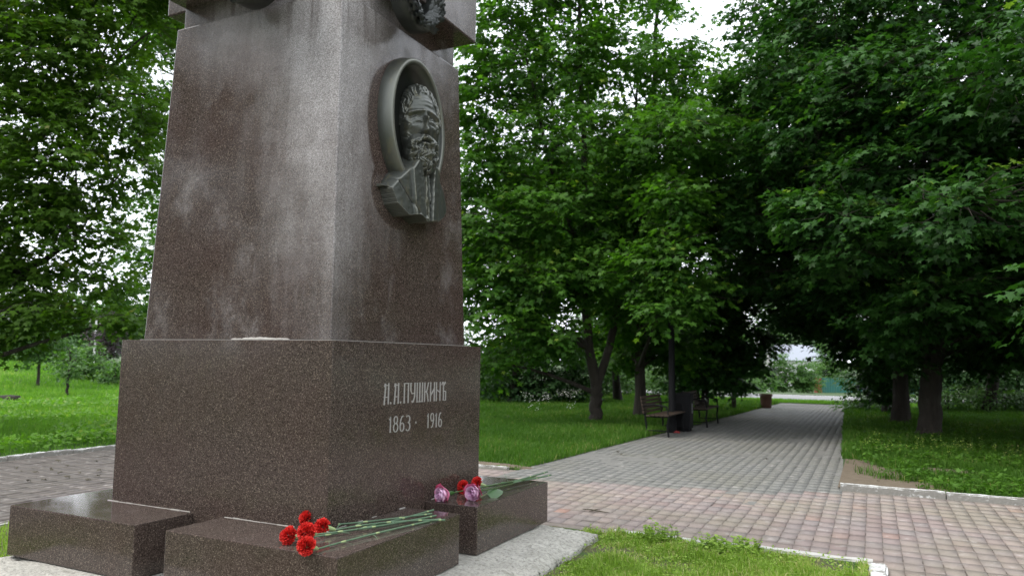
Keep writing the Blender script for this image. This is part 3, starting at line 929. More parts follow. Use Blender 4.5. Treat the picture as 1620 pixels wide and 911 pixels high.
# bronze wreaths mounted on the two near faces below the cap
def wreath(origin, ux, nn):
    """origin centre at the wall, ux horizontal along the face, nn outward"""
    ux, nn = Vector(ux), Vector(nn); uz = Vector((0, 0, 1))
    rr = random.Random(5)
    bm = bmesh.new()
    pr = [(.27, -.02), (.275, .05), (.265, .095), (.24, .125), (.20, .13), (.165, .115), (.145, .09), (.14, -.02)]
    N = 64
    rg = [[bm.verts.new(origin + ux * (a * math.cos(2 * math.pi * i / N)) + uz * (a * math.sin(2 * math.pi * i / N)) + nn * h) for i in range(N)] for a, h in pr]
    for k in range(len(pr) - 1):
        for i in range(N):
            bm.faces.new((rg[k][i], rg[k][(i + 1) % N], rg[k + 1][(i + 1) % N], rg[k + 1][i]))
    bmesh.ops.recalc_face_normals(bm, faces=bm.faces[:])
    o1 = mon_part('wreath', bm, M['bronze_dark'], True)
    vs, fs = [], []
    for k in range(230):
        a = rr.random() * 2 * math.pi
        rad_dir = ux * math.cos(a) + uz * math.sin(a)
        tang = (ux * -math.sin(a) + uz * math.cos(a)) * (1 if math.cos(a) > 0 else -1)
        q = rr.uniform(-1, 1)
        out = (nn + rad_dir * q * .9).normalized()
        p = origin + rad_dir * (.205 + .06 * q) + nn * (.127 - .032 * q * q)
        d_ = (tang + out * .45 + rad_dir * rr.uniform(-.35, .35)).normalized()
        sd = d_.cross(out).normalized()
        L, wd = rr.uniform(.07, .10), .022
        b0 = len(vs)
        for w_ in (p, p + d_ * L * .5 + sd * wd + out * .010, p + d_ * L + out * .002, p + d_ * L * .5 - sd * wd + out * .010, p + d_ * L * .5 + out * .026):
            vs.append(tuple(w_))
        fs += [(b0, b0 + 1, b0 + 4), (b0 + 1, b0 + 2, b0 + 4), (b0 + 2, b0 + 3, b0 + 4), (b0 + 3, b0, b0 + 4)]
    lv = link('wreath_leaves', mesh_faces('wreath_leaves', vs, fs), M['bronze_dark'], o1)
    lv['kind'] = 'stuff'
wreath(Vector((-.02, .80, 3.885)), (0, 1, 0), (1, 0, 0))
wreath(Vector((-.82, .02, 3.885)), (1, 0, 0), (0, -1, 0))

# ------------------------------------------------------------------ cut flowers
t = NT('red petal'); a = t.attr('tone')
M['red_petal'] = t.set(color=t.ramp(a, [(0, (.30, .004, .004)), (.6, (.62, .012, .010)), (1, (.80, .05, .035))]), rough=.6)
t = NT('lilac rose petal'); a = t.attr('tone')
M['rose_petal'] = t.set(color=t.ramp(a, [(0, (.28, .03, .16)), (.25, (.66, .28, .55)), (.55, (.92, .66, .84)), (.78, (.85, .34, .55)), (1, (.55, .015, .08))]), rough=.55)
M['stem'] = simple('carnation stem', (.085, .155, .085), .55, var=.4, scale=25)
M['node'] = simple('pale stem joint', (.30, .38, .17), .55)
M['stem_dark'] = simple('rose stem', (.06, .11, .03), .5, var=.4, scale=25)
M['rose_leaf'] = simple('rose leaf', (.035, .10, .022), .4, var=.4, scale=30)

def frame_from(d):
    d = Vector(d).normalized()
    u = d.cross(Vector((0, 0, 1)))
    if u.length < .1: u = Vector((1, 0, 0))
    u.normalize()
    return d, u, u.cross(d)

def carnation_bloom(seed, rad):
    """ruffled pompon bloom, axis +Z, centre at origin"""
    r = random.Random(seed)
    V, F, T = [], [], []
    n = 95
    for k in range(n):
        t_ = (k + .5) / n
        pol = math.acos(1 - 1.45 * t_) + r.gauss(0, .08)
        az = k * 2.39996 + r.gauss(0, .2)
        d = Vector((math.sin(pol) * math.cos(az), math.sin(pol) * math.sin(az), math.cos(pol)))
        s1 = Vector((-math.sin(az), math.cos(az), 0)); s2 = d.cross(s1)
        tw = r.gauss(0, .9)
        sx = s1 * math.cos(tw) + s2 * math.sin(tw); sn = d.cross(sx)
        L = rad * r.uniform(.84, 1.08); wd = rad * .36
        nu, nv = 9, 4
        b = len(V); ph = r.random() * 6; tn = r.gauss(0, .08)
        for j in range(nv):
            v_ = j / (nv - 1)
            for i in range(nu):
                u_ = i / (nu - 1) * 2 - 1
                ruf = math.sin(u_ * 7 + ph) * .13 * rad * v_ ** 2
                fr = .05 * rad * (1 if i % 2 else -1) * (v_ == 1)
                p = d * (L * (.30 + .70 * v_ - .10 * u_ * u_ * v_) + fr) + sx * (u_ * wd * (.15 + .85 * v_)) + sn * (ruf + .12 * rad * v_ * v_)
                p.z *= .9
                V.append(tuple(p)); T.append(min(1, max(0, .12 + .62 * v_ ** 1.5 + tn + (.2 if v_ == 1 else 0) * r.random())))
        for j in range(nv - 1):
            for i in range(nu - 1):
                q = b + j * nu + i
                F.append((q, q + 1, q + nu + 1, q + nu))
    me = mesh_faces('bloom', V, F, True, T)
    me.materials.append(M['red_petal'])
    return me
def rose_bloom(seed, rad):
    r = random.Random(seed)
    V, F, T = [], [], []
    for k in range(26):
        t_ = k / 25
        az = k * 2.39996 + r.gauss(0, .1)
        rr_ = rad * (.10 + .86 * t_ ** .9)                 # radius of the cup this petal sits on
        h = rad * (.92 - .42 * t_ ** 1.6)
        open_ = .05 + .55 * t_ ** 3
        span = 1.9 - .75 * t_
        nu, nv = 9, 6
        b = len(V)
        for j in range(nv):
            v_ = j / (nv - 1)
            for i in range(nu):
                u_ = i / (nu - 1) * 2 - 1
                a = az + u_ * span / 2
                edge = 1 - .22 * u_ * u_ * v_
                rr2 = rr_ * (.45 + .62 * math.sin(v_ * math.pi * .60)) + rad * open_ * .45 * v_ ** 3
                z = -rad * .62 + (h + rad * .62) * v_ * edge - rad * open_ * .32 * max(0, v_ - .8) * 5
                V.append((rr2 * math.cos(a), rr2 * math.sin(a), z))
                base_t = .62 - .34 * (1 - t_) + r.gauss(0, .03)
                T.append(min(1, max(0, base_t + (.30 if v_ > .92 and t_ > .3 else 0) * r.random() + (.28 if t_ > .80 else 0) + .1 * (v_ - .5))))
        for j in range(nv - 1):
            for i in range(nu - 1):
                q = b + j * nu + i
                F.append((q, q + 1, q + nu + 1, q + nu))
    me = mesh_faces('bloom', V, F, True, T)
    me.materials.append(M['rose_petal'])
    return me

def flower(kind, bloom_me, head, tail, mid, rad, label, group, leaves=(), seed=0):
    """head/tail/mid world points of the stem; bloom faces away from the stem"""
    head, tail, mid = map(Vector, (head, tail, mid))
    br = random.Random(seed + 40)
    mid = mid + Vector((br.uniform(-.03, .03), br.uniform(-.02, .02), br.uniform(0, .03)))
    root = empty(kind, tuple(head - Vector((0, 0, rad * .8))))
    tag(root, label, 'flower', group)
    inv = Matrix.Translation(root.location).inverted()
    d = (head - mid).normalized()
    r = random.Random(seed)
    face = Vector((d.x + r.gauss(0, .12), d.y + r.gauss(0, .12), d.z * .5 + (.30 if kind == 'carnation' else -.02))).normalized()
    q = face.to_track_quat('Z', 'Y')
    o = link('bloom', bloom_me, None, root); o.matrix_parent_inverse = inv
    o.matrix_world = inv.inverted() @ Matrix.Translation(head - root.location) @ q.to_matrix().to_4x4() @ Matrix.Rotation(r.random() * 6, 4, 'Z')
    o.matrix_parent_inverse = Matrix.Identity(4)
    o.location = head - root.location; o.rotation_euler = (q.to_matrix().to_4x4() @ Matrix.Rotation(r.random() * 6, 4, 'Z')).to_euler()
    def child(name, me, mat, par=root):
        c_ = link(name, me, mat, par)
        if par is root: c_.matrix_parent_inverse = inv
        return c_
    nk = head - face * rad * .55
    sm, nd = ('stem', 'node') if kind == 'carnation' else ('stem_dark', 'stem_dark')
    c0 = Tubes(); c0.add([nk + face * rad * .25, nk - face * rad * .25, nk - face * rad * .9, nk - face * rad * 1.15], [rad * .34, rad * .30, rad * .22, .006], 8)
    child('calyx', c0.mesh('calyx'), M[nd if kind == 'carnation' else 'rose_leaf'])
    s0 = nk - face * rad * 1.1
    path = bez(s0, mid, tail, 12)
    st = Tubes(); st.add(path, np.linspace(.0048, .0068, 12), 6)
    so_ = child('stem', st.mesh('stem'), M[sm])
    if kind == 'carnation':
        jt = Tubes()
        for f_ in (.22, .5, .78, .955):
            i = f_ * 11; i0 = int(i); p = path[i0] + (path[min(i0 + 1, 11)] - path[i0]) * (i - i0)
            dd = path[min(i0 + 1, 11)] - path[i0]; dd = dd / (np.linalg.norm(dd) + 1e-9)
            jt.add([p - dd * .022, p - dd * .008, p + dd * .008, p + dd * .020], [.005, .0068, .0068, .005], 6)
        child('stem_joint', jt.mesh('stem_joint'), M['node'], so_)
        so_.children[-1].matrix_parent_inverse = Matrix.Identity(4); so_.children[-1]['kind'] = 'stuff'
        jt2 = None
        for (f_, dx, dy, dz, L) in leaves:
            p = path[int(f_ * 11)]
            dd = np.array([dx, dy, dz], float); dd /= np.linalg.norm(dd)
            sdv = np.cross(dd, [0.3, .2, 1]); sdv /= np.linalg.norm(sdv)
            V, F = [], []
            for k in range(6):
                s_ = k / 5; wv = .0055 * (1 - s_) ** .6 + .0006
                pt = p + dd * L * s_ + np.array([0, 0, -.25 * L * s_ * s_ * (dz < .5)])
                V += [tuple(pt - sdv * wv), tuple(pt + np.array([0, 0, -.002])), tuple(pt + sdv * wv)]
            for k in range(5):
                for m2 in (0, 1):
                    F.append((k * 3 + m2, k * 3 + m2 + 1, k * 3 + m2 + 4, k * 3 + m2 + 3))
            child('leaf', mesh_faces('leaf', V, F, True), M['stem'])
    else:
        for (f_, dx, dy, dz, L) in leaves:
            p = path[int(f_ * 11)]
            dd = np.array([dx, dy, dz], float); dd /= np.linalg.norm(dd)
            sdv = np.cross(dd, [0, 0, 1.0]); sdv /= np.linalg.norm(sdv)
            V, F = [], []
            for k in range(9):
                s_ = k / 8; wv = L * .36 * math.sin(math.pi * min(1, s_ * .96 + .04)) ** .8 * (1 + .10 * (k % 2))
                pt = p + dd * L * (s_ + .15) + np.array([0, 0, -.12 * L * s_ * s_])
                V += [tuple(pt - sdv * wv + np.array([0, 0, .12 * wv])), tuple(pt + np.array([0, 0, -.004])), tuple(pt + sdv * wv + np.array([0, 0, .12 * wv]))]
            for k in range(8):
                for m2 in (0, 1):
                    F.append((k * 3 + m2, k * 3 + m2 + 1, k * 3 + m2 + 4, k * 3 + m2 + 3))
            child('leaf', mesh_faces('leaf', V, F, True), M['rose_leaf'])
    return root

CR = .055
blooms = [carnation_bloom(k, CR) for k in range(3)]
G1 = 'red carnations laid on the front corner block'
fl = [  # head px, tail px, mid px, z head, z tail, label, leaves
    ((457, 847), (686, 806), (560, 843), .046, .030, 'red carnation lying furthest left in the bunch on the front granite block', [(.3, .2, .3, .05, .10), (.6, .3, .5, .25, .10), (.12, -.4, .3, .3, .08)]),
    ((486, 820), (683, 812), (560, 830), .060, .022, 'red carnation at the top of the cluster on the front granite block, nearest the plinth', [(.18, -.1, .0, 1, .12), (.5, .4, .6, .1, .09), (.35, .2, -.6, .1, .09)]),
    ((485, 841), (690, 815), (580, 838), .085, .018, 'red carnation in the middle of the cluster on the front granite block', [(.4, .3, .1, .2, .09), (.2, .4, .1, .1, .10), (.7, .2, .6, .15, .07)]),
    ((485, 863), (697, 820), (590, 846), .046, .012, 'red carnation nearest the front edge of the granite block, lowest of its cluster', [(.5, .4, -.2, .05, .08), (.25, .5, .1, .12, .10)]),
    ((510, 833), (704, 822), (610, 828), .050, .012, 'red carnation on the right of the front cluster, resting against the green stems', [(.45, .0, -.05, 1, .14), (.25, .1, .5, .2, .09), (.62, .2, -.4, .1, .08)]),
]
for k, (h_, t_, m2, zh, zt, lab, lv) in enumerate(fl):
    flower('carnation', blooms[k % 3], on_z(*h_, zh), on_z(*t_, zt), on_z(*m2, .012 + .006 * (k % 3)), CR, lab, G1, lv, k)
G2 = 'flowers laid on the right hand corner block'
RR = .068
rb = [rose_bloom(1, RR), rose_bloom(2, RR)]
flower('carnation', blooms[1], on_z(733, 770, .05), on_z(866, 746, .03), on_z(800, 768, .02), .047, 'red carnation between the two pink roses on the right granite block', G2, [(.3, .2, .3, .2, .1)], 11)
flower('carnation', blooms[2], on_z(755, 764, .055), on_z(872, 751, .02), on_z(812, 767, .02), .047, 'red carnation behind the right hand rose on the right granite block', G2, [(.45, -.6, .2, .8, .12)], 12)
flower('rose', rb[0], on_z(701, 782, .052), on_z(868, 752, .012), on_z(790, 767, .05), RR * .98, 'lilac pink rose lying apart on the left of the right granite block', G2, [(.5, .3, .5, .1, .08)], 13)
flower('rose', rb[1], on_z(750, 779, .056), on_z(848, 752, .03), on_z(800, 772, .03), RR * 1.02, 'lilac pink rose with open spiral centre in front of the red carnations', G2, [(.30, .20, -.55, -.12, .17), (.55, .4, .5, .2, .10)], 14)

# ------------------------------------------------------------------ trees
LEAF = np.array([(0, 0, 0), (.34, -.12, -.07), (.27, .20, -.03), (.57, .50, -.13), (.20, .50, -.03), (0, 1.0, -.10),
                 (-.20, .50, -.03), (-.57, .50, -.13), (-.27, .20, -.03), (-.34, -.12, -.07)])
LEAF_F = np.array([(0, i, i + 1) for i in range(1, 9)])
KITE = np.array([(0, 0, 0), (.40, .38, -.05), (0, 1.0, -.08), (-.40, .38, -.05)])
KITE_F = np.array([(0, 1, 2), (0, 2, 3)])

def leaves_mesh(name, P, D, Nn, size, tone, lite=False, jag=None):
    base, fc = (KITE, KITE_F) if lite else (LEAF, LEAF_F)
    D = D / (np.linalg.norm(D, axis=1)[:, None] + 1e-9)
    X = np.cross(D, Nn); X /= np.linalg.norm(X, axis=1)[:, None] + 1e-9
    Nn = np.cross(X, D)
    s = size[:, None, None]
    V = P[:, None] + s * (base[None, :, 0, None] * X[:, None] + base[None, :, 1, None] * D[:, None] + base[None, :, 2, None] * Nn[:, None])
    n, k = len(P), len(base)
    F = (fc[None] + (np.arange(n) * k)[:, None, None]).reshape(-1, 3)
    return mesh_faces(name, V.reshape(-1, 3), F, False, np.repeat(np.clip(tone, 0, 1), k))

def unit(n, r):
    v = r.normal(0, 1, (n, 3))
    return v / np.linalg.norm(v, axis=1)[:, None]

DEN = 58
def tree(name, label, cat, base, stems, blobs, mat, seed, leaf=.165, dens=1.0, lite=False, group=None, bark='bark', per=13, hollow=.45):
    """base world point; stems = list of (points, radii); blobs = (centre, rx, rz[, density])"""
    r = np.random.default_rng(seed)
    base = np.asarray(base, float)
    root = empty(name, tuple(base))
    tag(root, label, cat, group)
    T = Tubes()
    allp = []
    for pts, rad in stems:
        pts = np.asarray(pts, float) - base
        # smooth resample
        n = 14
        tt = np.linspace(0, len(pts) - 1, n)
        q = np.stack([np.interp(tt, np.arange(len(pts)), pts[:, k]) for k in range(3)], -1)
        q[1:-1] = (q[:-2] + 2 * q[1:-1] + q[2:]) / 4
        q[1:-1] += r.normal(0, .015, (n - 2, 3))
        rr_ = np.interp(tt, np.arange(len(rad)), rad)
        if pts[0, 2] < .1: rr_[0] *= 1.35; rr_[1] *= 1.06
        T.add(q, rr_, 10)
        allp.append(np.c_[q, rr_])
    allp = np.concatenate(allp)
    P, D, NN, S, TN = [], [], [], [], []
    for bi, bl in enumerate(blobs):
        c_ = np.asarray(bl[0], float) - base
        rx, rz = bl[1], bl[2]
        dn = bl[3] if len(bl) > 3 else 1.0
        # limb to the blob centre from the nearest lower stem point
        lowp = allp[(allp[:, 2] < c_[2] - .1) & (allp[:, 2] > .25 * c_[2])]
        if len(lowp) == 0: lowp = allp
        j = np.argmin(np.linalg.norm(lowp[:, :3] - c_, axis=1) + .3 * np.abs(lowp[:, 2] - (c_[2] - .5 * np.linalg.norm(lowp[:, :2] - c_[:2], axis=1))))
        s0 = lowp[j]
        mid = (s0[:3] + c_) / 2 + np.array([0, 0, .25])
        r0 = min(s0[3] * .7, .07)
        T.add(bez(s0[:3], mid, c_, 6), np.linspace(r0, .018, 6), 6)
        ns = int(dn * dens * DEN * (rx * rx + 2 * rx * rz) / 3 * 1.6)
        u = unit(ns, r)
        rad = hollow + (1 - hollow) * r.random(ns) ** .7
        pos = c_ + u * rad[:, None] * np.array([rx, rx, rz])
        clump = fbm(pos[:, 0] + pos[:, 2] * .7, pos[:, 1] - pos[:, 2] * .9, 1.1, seed + bi, 3)
        ok = clump > .37
        pos, u = pos[ok], u[ok]
        ns = len(pos)
        if ns == 0: continue
        out = u * np.array([1, 1, .35]) + r.normal(0, .35, (ns, 3)) * np.array([1, 1, .4])
        out /= np.linalg.norm(out, axis=1)[:, None]
        for k in range(0, ns, 3):
            a_ = pos[k] - out[k] * .35
            T.add([c_ * .55 + a_ * .45 + np.array([0, 0, .08]), a_, pos[k] + out[k] * .3], [.009, .006, .003], 3)
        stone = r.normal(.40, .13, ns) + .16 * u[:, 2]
        # leaves on each spray
        K = per
        tpos = (np.arange(K) / (K - 1))[None, :] * np.ones((ns, 1))
        side = np.where(np.arange(K) % 2 == 0, 1.0, -1.0)[None] * np.ones((ns, 1))
        up0 = np.array([0, 0, 1.0])[None] + r.normal(0, .22, (ns, 3)) + out * .25
        up0 /= np.linalg.norm(up0, axis=1)[:, None]
        lat = np.cross(out, up0); lat /= np.linalg.norm(lat, axis=1)[:, None] + 1e-9
        Lg = r.uniform(.45, .8, ns)[:, None] * (leaf / .165) ** .6
        lp = pos[:, None] + out[:, None] * ((tpos - .5) * Lg)[..., None] + lat[:, None] * (side * r.uniform(.03, .20, (ns, K)) * (1.1 - .6 * tpos))[..., None]
        lp[..., 2] -= .10 * tpos ** 2 + r.uniform(0, .10, (ns, K))
        ld = out[:, None] * (.35 + .6 * tpos)[..., None] + lat[:, None] * (side * r.uniform(.3, 1.1, (ns, K)))[..., None] + r.normal(0, .28, (ns, K, 3))
        ld[..., 2] -= r.uniform(.15, .75, (ns, K))
        nn = up0[:, None] + r.normal(0, .34, (ns, K, 3))
        sz = leaf * r.uniform(.50, 1.25, (ns, K)) * (1.05 - .25 * tpos)
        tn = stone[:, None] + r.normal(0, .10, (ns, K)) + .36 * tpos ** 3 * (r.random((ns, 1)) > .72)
        P.append(lp.reshape(-1, 3)); D.append(ld.reshape(-1, 3)); NN.append(nn.reshape(-1, 3)); S.append(sz.ravel()); TN.append(tn.ravel())
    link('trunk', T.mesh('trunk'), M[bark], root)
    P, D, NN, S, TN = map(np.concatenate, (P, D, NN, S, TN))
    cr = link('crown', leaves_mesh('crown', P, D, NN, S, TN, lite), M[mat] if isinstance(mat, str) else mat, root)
    root['n_leaves'] = len(P)
    del root['n_leaves']
    TREE_STATS.append((label[:40], len(P)))
    return root
TREE_STATS = []

def B(px, py, depth, rx, rz, dn=1.0):
    return (at(px, py, depth), rx, rz, dn)

# T1: forked maple on the lawn left of the path
b = on_z(942, 668); d0 = 18.9
f_ = at(944, 612, d0)
tree('maple_tree', 'maple with a low fork in its trunk on the lawn left of the bench', 'tree', b,
     [([b, f_], [.165, .145]), ([f_, at(928, 540, d0), at(924, 420, d0), at(926, 250, d0), at(915, 60, d0), at(920, -120, d0)], [.14, .115, .09, .075, .05, .02]),
      ([f_, at(966, 545, d0), at(985, 440, d0 + .3), at(1000, 300, d0 + .4), at(1010, 100, d0 + .5)], [.11, .10, .08, .06, .02]),
      ([at(924, 420, d0), at(870, 260, d0 - .3), at(830, 80, d0 - .4)], [.06, .05, .02])],
     [B(815, 520, 18.3, 1.5, .85), B(770, 455, 18.5, 1.3, .8), B(890, 525, 18.4, 1.3, .75), B(850, 430, 18.2, 1.5, 1.0), B(940, 430, 18.0, 1.4, .9),
      B(790, 350, 18.6, 1.5, 1.0, .85), B(890, 330, 18.2, 1.6, 1.1), B(980, 330, 18.6, 1.4, 1.0), B(820, 225, 18.7, 1.6, 1.1, .8), B(920, 220, 18.3, 1.6, 1.1, .9),
      B(1000, 200, 18.8, 1.4, 1.0, .8), B(800, 110, 18.9, 1.5, 1.0, .8), B(890, 100, 18.6, 1.6, 1.2, .85), B(975, 90, 18.8, 1.5, 1.1, .75), B(830, 0, 18.9, 1.5, 1.0, .7),
      B(930, -20, 18.9, 1.5, 1.1, .7), B(900, -120, 19, 1.4, 1.1, .8), B(980, -110, 19, 1.2, .9, .6), B(985, 470, 18.9, 1.0, .7), B(765, 570, 18.6, .8, .5, .8), B(765, 270, 18.9, 1.1, .9), B(760, 380, 19, 1.1, .8), B(770, 160, 19, 1.1, .9, .9), B(775, 60, 19, 1.1, .9, .8), B(770, -20, 19, 1.1, .9, .7)], 'maple', 101, .165, 1.25)
# T2: straight trunk behind the bench
b = on_z(1012, 662); d0 = 20.3
tree('maple_tree', 'straight trunked maple right of the forked maple, standing behind the bench', 'tree', b,
     [([b, at(1013, 560, d0), at(1016, 400, d0), at(1030, 200, d0), at(1040, 20, d0), at(1050, -120, d0)], [.15, .13, .11, .085, .05, .02]),
      ([at(1016, 400, d0), at(1060, 280, d0 + .2), at(1085, 120, d0 + .3)], [.07, .06, .02])],
     [B(1080, 400, 16.2, .95, .75, 1.1), B(1085, 465, 16.2, .95, .6), B(1050, 490, 16.0, .8, .5), B(1065, 310, 16.3, .9, .7), B(1030, 420, 16.4, .9, .7), B(1040, 370, 19.4, 1.4, 1.0), B(1060, 270, 19.5, 1.5, 1.1), B(1030, 150, 20, 1.5, 1.1, .8), B(1085, 190, 19.8, 1.3, 1.0, .9),
      B(1060, 70, 20.1, 1.4, 1.0, .65), B(1110, 110, 20, 1.1, .8, .6), B(1120, 300, 19.4, 1.2, .9), B(1090, 360, 19.6, 1.3, .9), B(1000, 500, 20.2, 1.1, .7), B(1040, 540, 20.6, 1.2, .7),
      B(1045, -30, 20, 1.3, .9, .6), B(1050, -120, 20, 1.3, .9, .6), B(1010, 440, 20.2, 1.3, .9), *[(np.array(q), 1.5, .8) for q in ((-.6, 12.5, 6.2), (.2, 15.5, 6.0), (-.5, 18, 5.8), (.3, 20.5, 6.0), (-1.8, 14, 5.2), (-2.2, 17.5, 5.0), (-3.6, 19.5, 3.2), (-2.4, 22, 3.4), (.8, 14, 7.6), (0, 17, 7.4), (.8, 20, 7.4), (.4, 23, 6.4), (-1.2, 24.5, 5.4))], B(1075, 560, 20.8, 1.0, .6), B(985, 560, 21, .8, .5)], 'maple', 102, .165, 1.2)
# T3, T4: dark trees farther along the left side of the path
b = on_z(1112, 650); d0 = 24.0
tree('maple_tree', 'dark leaning maple with two thin stems behind the litter bin', 'tree', b,
     [([b, at(1120, 600, d0), at(1130, 520, d0), at(1140, 380, d0), at(1150, 240, d0)], [.13, .11, .10, .08, .03]),
      ([on_z(1106, 650), at(1098, 600, d0), at(1090, 520, d0), at(1085, 420, d0)], [.10, .09, .07, .03])],
     [B(1120, 480, 23, 1.3, .9), B(1080, 520, 23.5, 1.3, .9), B(1150, 400, 23.5, 1.4, 1.1), B(1110, 560, 23.4, 1.3, .8), B(1150, 530, 23, 1.1, .8), B(1135, 310, 24, 1.3, 1.0, .85), B(1160, 230, 24, 1.1, .9, .6),
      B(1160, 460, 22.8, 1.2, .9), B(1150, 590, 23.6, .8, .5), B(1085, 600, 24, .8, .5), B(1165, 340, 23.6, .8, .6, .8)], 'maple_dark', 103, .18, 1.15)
b = on_z(1160, 650); d0 = 23.6
tree('maple_tree', 'young thin trunked maple with a low crown beside the middle of the path', 'tree', b,
     [([b, at(1162, 600, d0), at(1168, 520, d0), at(1175, 440, d0)], [.075, .065, .05, .02])],
     [B(1175, 545, 22.8, 1.0, .7), B(1195, 500, 22.6, 1.0, .8), B(1190, 575, 22.6, .75, .5), B(1165, 610, 22.8, .55, .35), B(1205, 440, 22.8, 1.0, .8), B(1150, 600, 23, .6, .4), B(1213, 540, 22.8, .5, .5, .9)], 'maple_dark', 104, .17, 1.2)
# R1: big forked maple right of the path
b = on_z(1470, 692); d0 = 16.5
f_ = at(1474, 590, d0)
tree('maple_tree', 'big dark maple with a thick forked trunk right of the grey path', 'tree', b,
     [([b, f_], [.25, .22]), ([f_, at(1462, 480, d0), at(1455, 300, d0), at(1450, 100, d0), at(1440, -150, d0)], [.20, .17, .13, .09, .03]),
      ([f_, at(1505, 500, d0), at(1530, 360, d0 + .2), at(1550, 120, d0 + .4)], [.16, .13, .10, .03]),
      ([at(1462, 480, d0), at(1380, 330, d0 - .5), at(1330, 160, d0 - .8)], [.10, .07, .03])],
     [B(1315, 340, 13.6, 1.15, .50, 1.2), B(1350, 400, 13.6, .9, .45, 1.1), B(1270, 320, 13.9, .6, .3, 1.2), B(1500, 470, 13.2, 1.05, .50, 1.1), B(1560, 440, 13.4, .9, .40), B(1430, 500, 14.2, 1.1, .5),
      B(1460, 400, 14.2, 1.3, .7), B(1380, 270, 14.0, 1.3, .6), B(1490, 250, 13.6, 1.3, .75, 1.1), B(1445, 170, 14, 1.2, .7, 1.1), B(1570, 300, 13.8, 1.3, .7), B(1590, 180, 13.8, 1.3, .8),
      B(1300, 200, 15, 1.4, .9), B(1220, 240, 16.2, 1.2, .9), B(1360, 130, 14.8, 1.4, .9), B(1250, 110, 15.8, 1.4, .95), B(1500, 90, 14.2, 1.5, .9), B(1600, 70, 14.5, 1.4, .9), B(1420, 30, 15, 1.5, .9),
      B(1320, 20, 15.6, 1.5, 1.0), B(1230, 10, 16.4, 1.3, .9, .8), B(1530, -20, 15, 1.5, .9), B(1400, -90, 15.8, 1.6, 1.0), B(1520, -130, 15.8, 1.6, 1.0), B(1290, -90, 16, 1.4, 1.0, .7),
      B(1600, 420, 15, 1.4, .8), B(1630, 530, 15.4, 1.3, .6), B(1400, 350, 16.2, 1.4, .9), B(1330, 440, 16.5, 1.2, .7), B(1520, 370, 16.4, 1.5, .9), B(1420, 560, 16.2, .8, .4), B(1560, 560, 16.5, 1.0, .45),
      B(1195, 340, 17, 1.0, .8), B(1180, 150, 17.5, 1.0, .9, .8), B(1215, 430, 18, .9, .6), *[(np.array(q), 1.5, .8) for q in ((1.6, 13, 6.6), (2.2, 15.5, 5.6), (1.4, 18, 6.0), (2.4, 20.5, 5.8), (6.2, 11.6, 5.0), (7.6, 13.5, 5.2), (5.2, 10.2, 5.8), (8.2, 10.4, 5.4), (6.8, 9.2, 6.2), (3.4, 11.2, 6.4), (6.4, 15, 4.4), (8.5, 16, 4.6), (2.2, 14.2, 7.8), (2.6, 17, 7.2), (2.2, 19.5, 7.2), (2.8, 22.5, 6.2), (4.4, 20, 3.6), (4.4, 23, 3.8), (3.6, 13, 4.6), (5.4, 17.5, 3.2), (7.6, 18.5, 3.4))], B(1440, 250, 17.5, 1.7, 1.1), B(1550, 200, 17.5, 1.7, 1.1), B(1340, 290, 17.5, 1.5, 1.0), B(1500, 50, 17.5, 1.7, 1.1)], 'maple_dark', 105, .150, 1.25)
b = on_z(1425, 672); d0 = 19.9
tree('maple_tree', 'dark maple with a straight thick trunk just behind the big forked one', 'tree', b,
     [([b, at(1424, 560, d0), at(1420, 400, d0), at(1400, 150, d0), at(1390, -60, d0)], [.205, .185, .16, .11, .03])],
     [B(1330, 530, 19.2, 1.0, .6), B(1290, 470, 19.8, 1.3, .8), B(1240, 420, 20, 1.3, .9), B(1210, 350, 20.4, 1.2, .9), B(1280, 360, 19.8, 1.4, 1.0), B(1350, 440, 19.6, 1.4, .9), B(1380, 540, 19.4, 1.0, .6),
      B(1480, 500, 20, 1.5, .8), B(1540, 440, 20, 1.6, 1.0), B(1300, 240, 20.5, 1.6, 1.1), B(1220, 190, 21, 1.3, 1.0, .8), B(1400, 250, 20.5, 1.7, 1.2), B(1250, 60, 21, 1.5, 1.1, .7), B(1350, 60, 20.8, 1.7, 1.2),
      B(1500, 200, 20.5, 1.7, 1.2), B(1450, 380, 20, 1.6, 1.0), B(1590, 520, 20.5, 1.5, .8), B(1255, 510, 20.2, .8, .4)], 'maple_dark', 106, .18, 1.1)
b = on_z(1404, 657); d0 = 23.4
tree('maple_tree', 'slim dark maple with low drooping branches at the right edge of the path', 'tree', b,
     [([b, at(1402, 560, d0), at(1396, 420, d0), at(1380, 250, d0)], [.15, .13, .10, .03])],
     [B(1392, 604, 21.5, .75, .4, 1.0), B(1372, 568, 21.5, .8, .45), B(1400, 580, 21, .9, .45), B(1310, 510, 22.5, 1.1, .6), B(1260, 480, 23, 1.1, .7), B(1220, 450, 23.4, 1.0, .7), B(1350, 480, 22.5, 1.4, .9), B(1440, 520, 22.5, 1.4, .9),
      B(1300, 400, 23, 1.5, 1.0), B(1400, 380, 23, 1.5, 1.1), B(1250, 330, 23.6, 1.4, 1.0), B(1190, 400, 23.8, 1.0, .8), B(1395, 625, 20.8, .5, .3, .8)], 'maple_dark', 107, .18, 1.1)
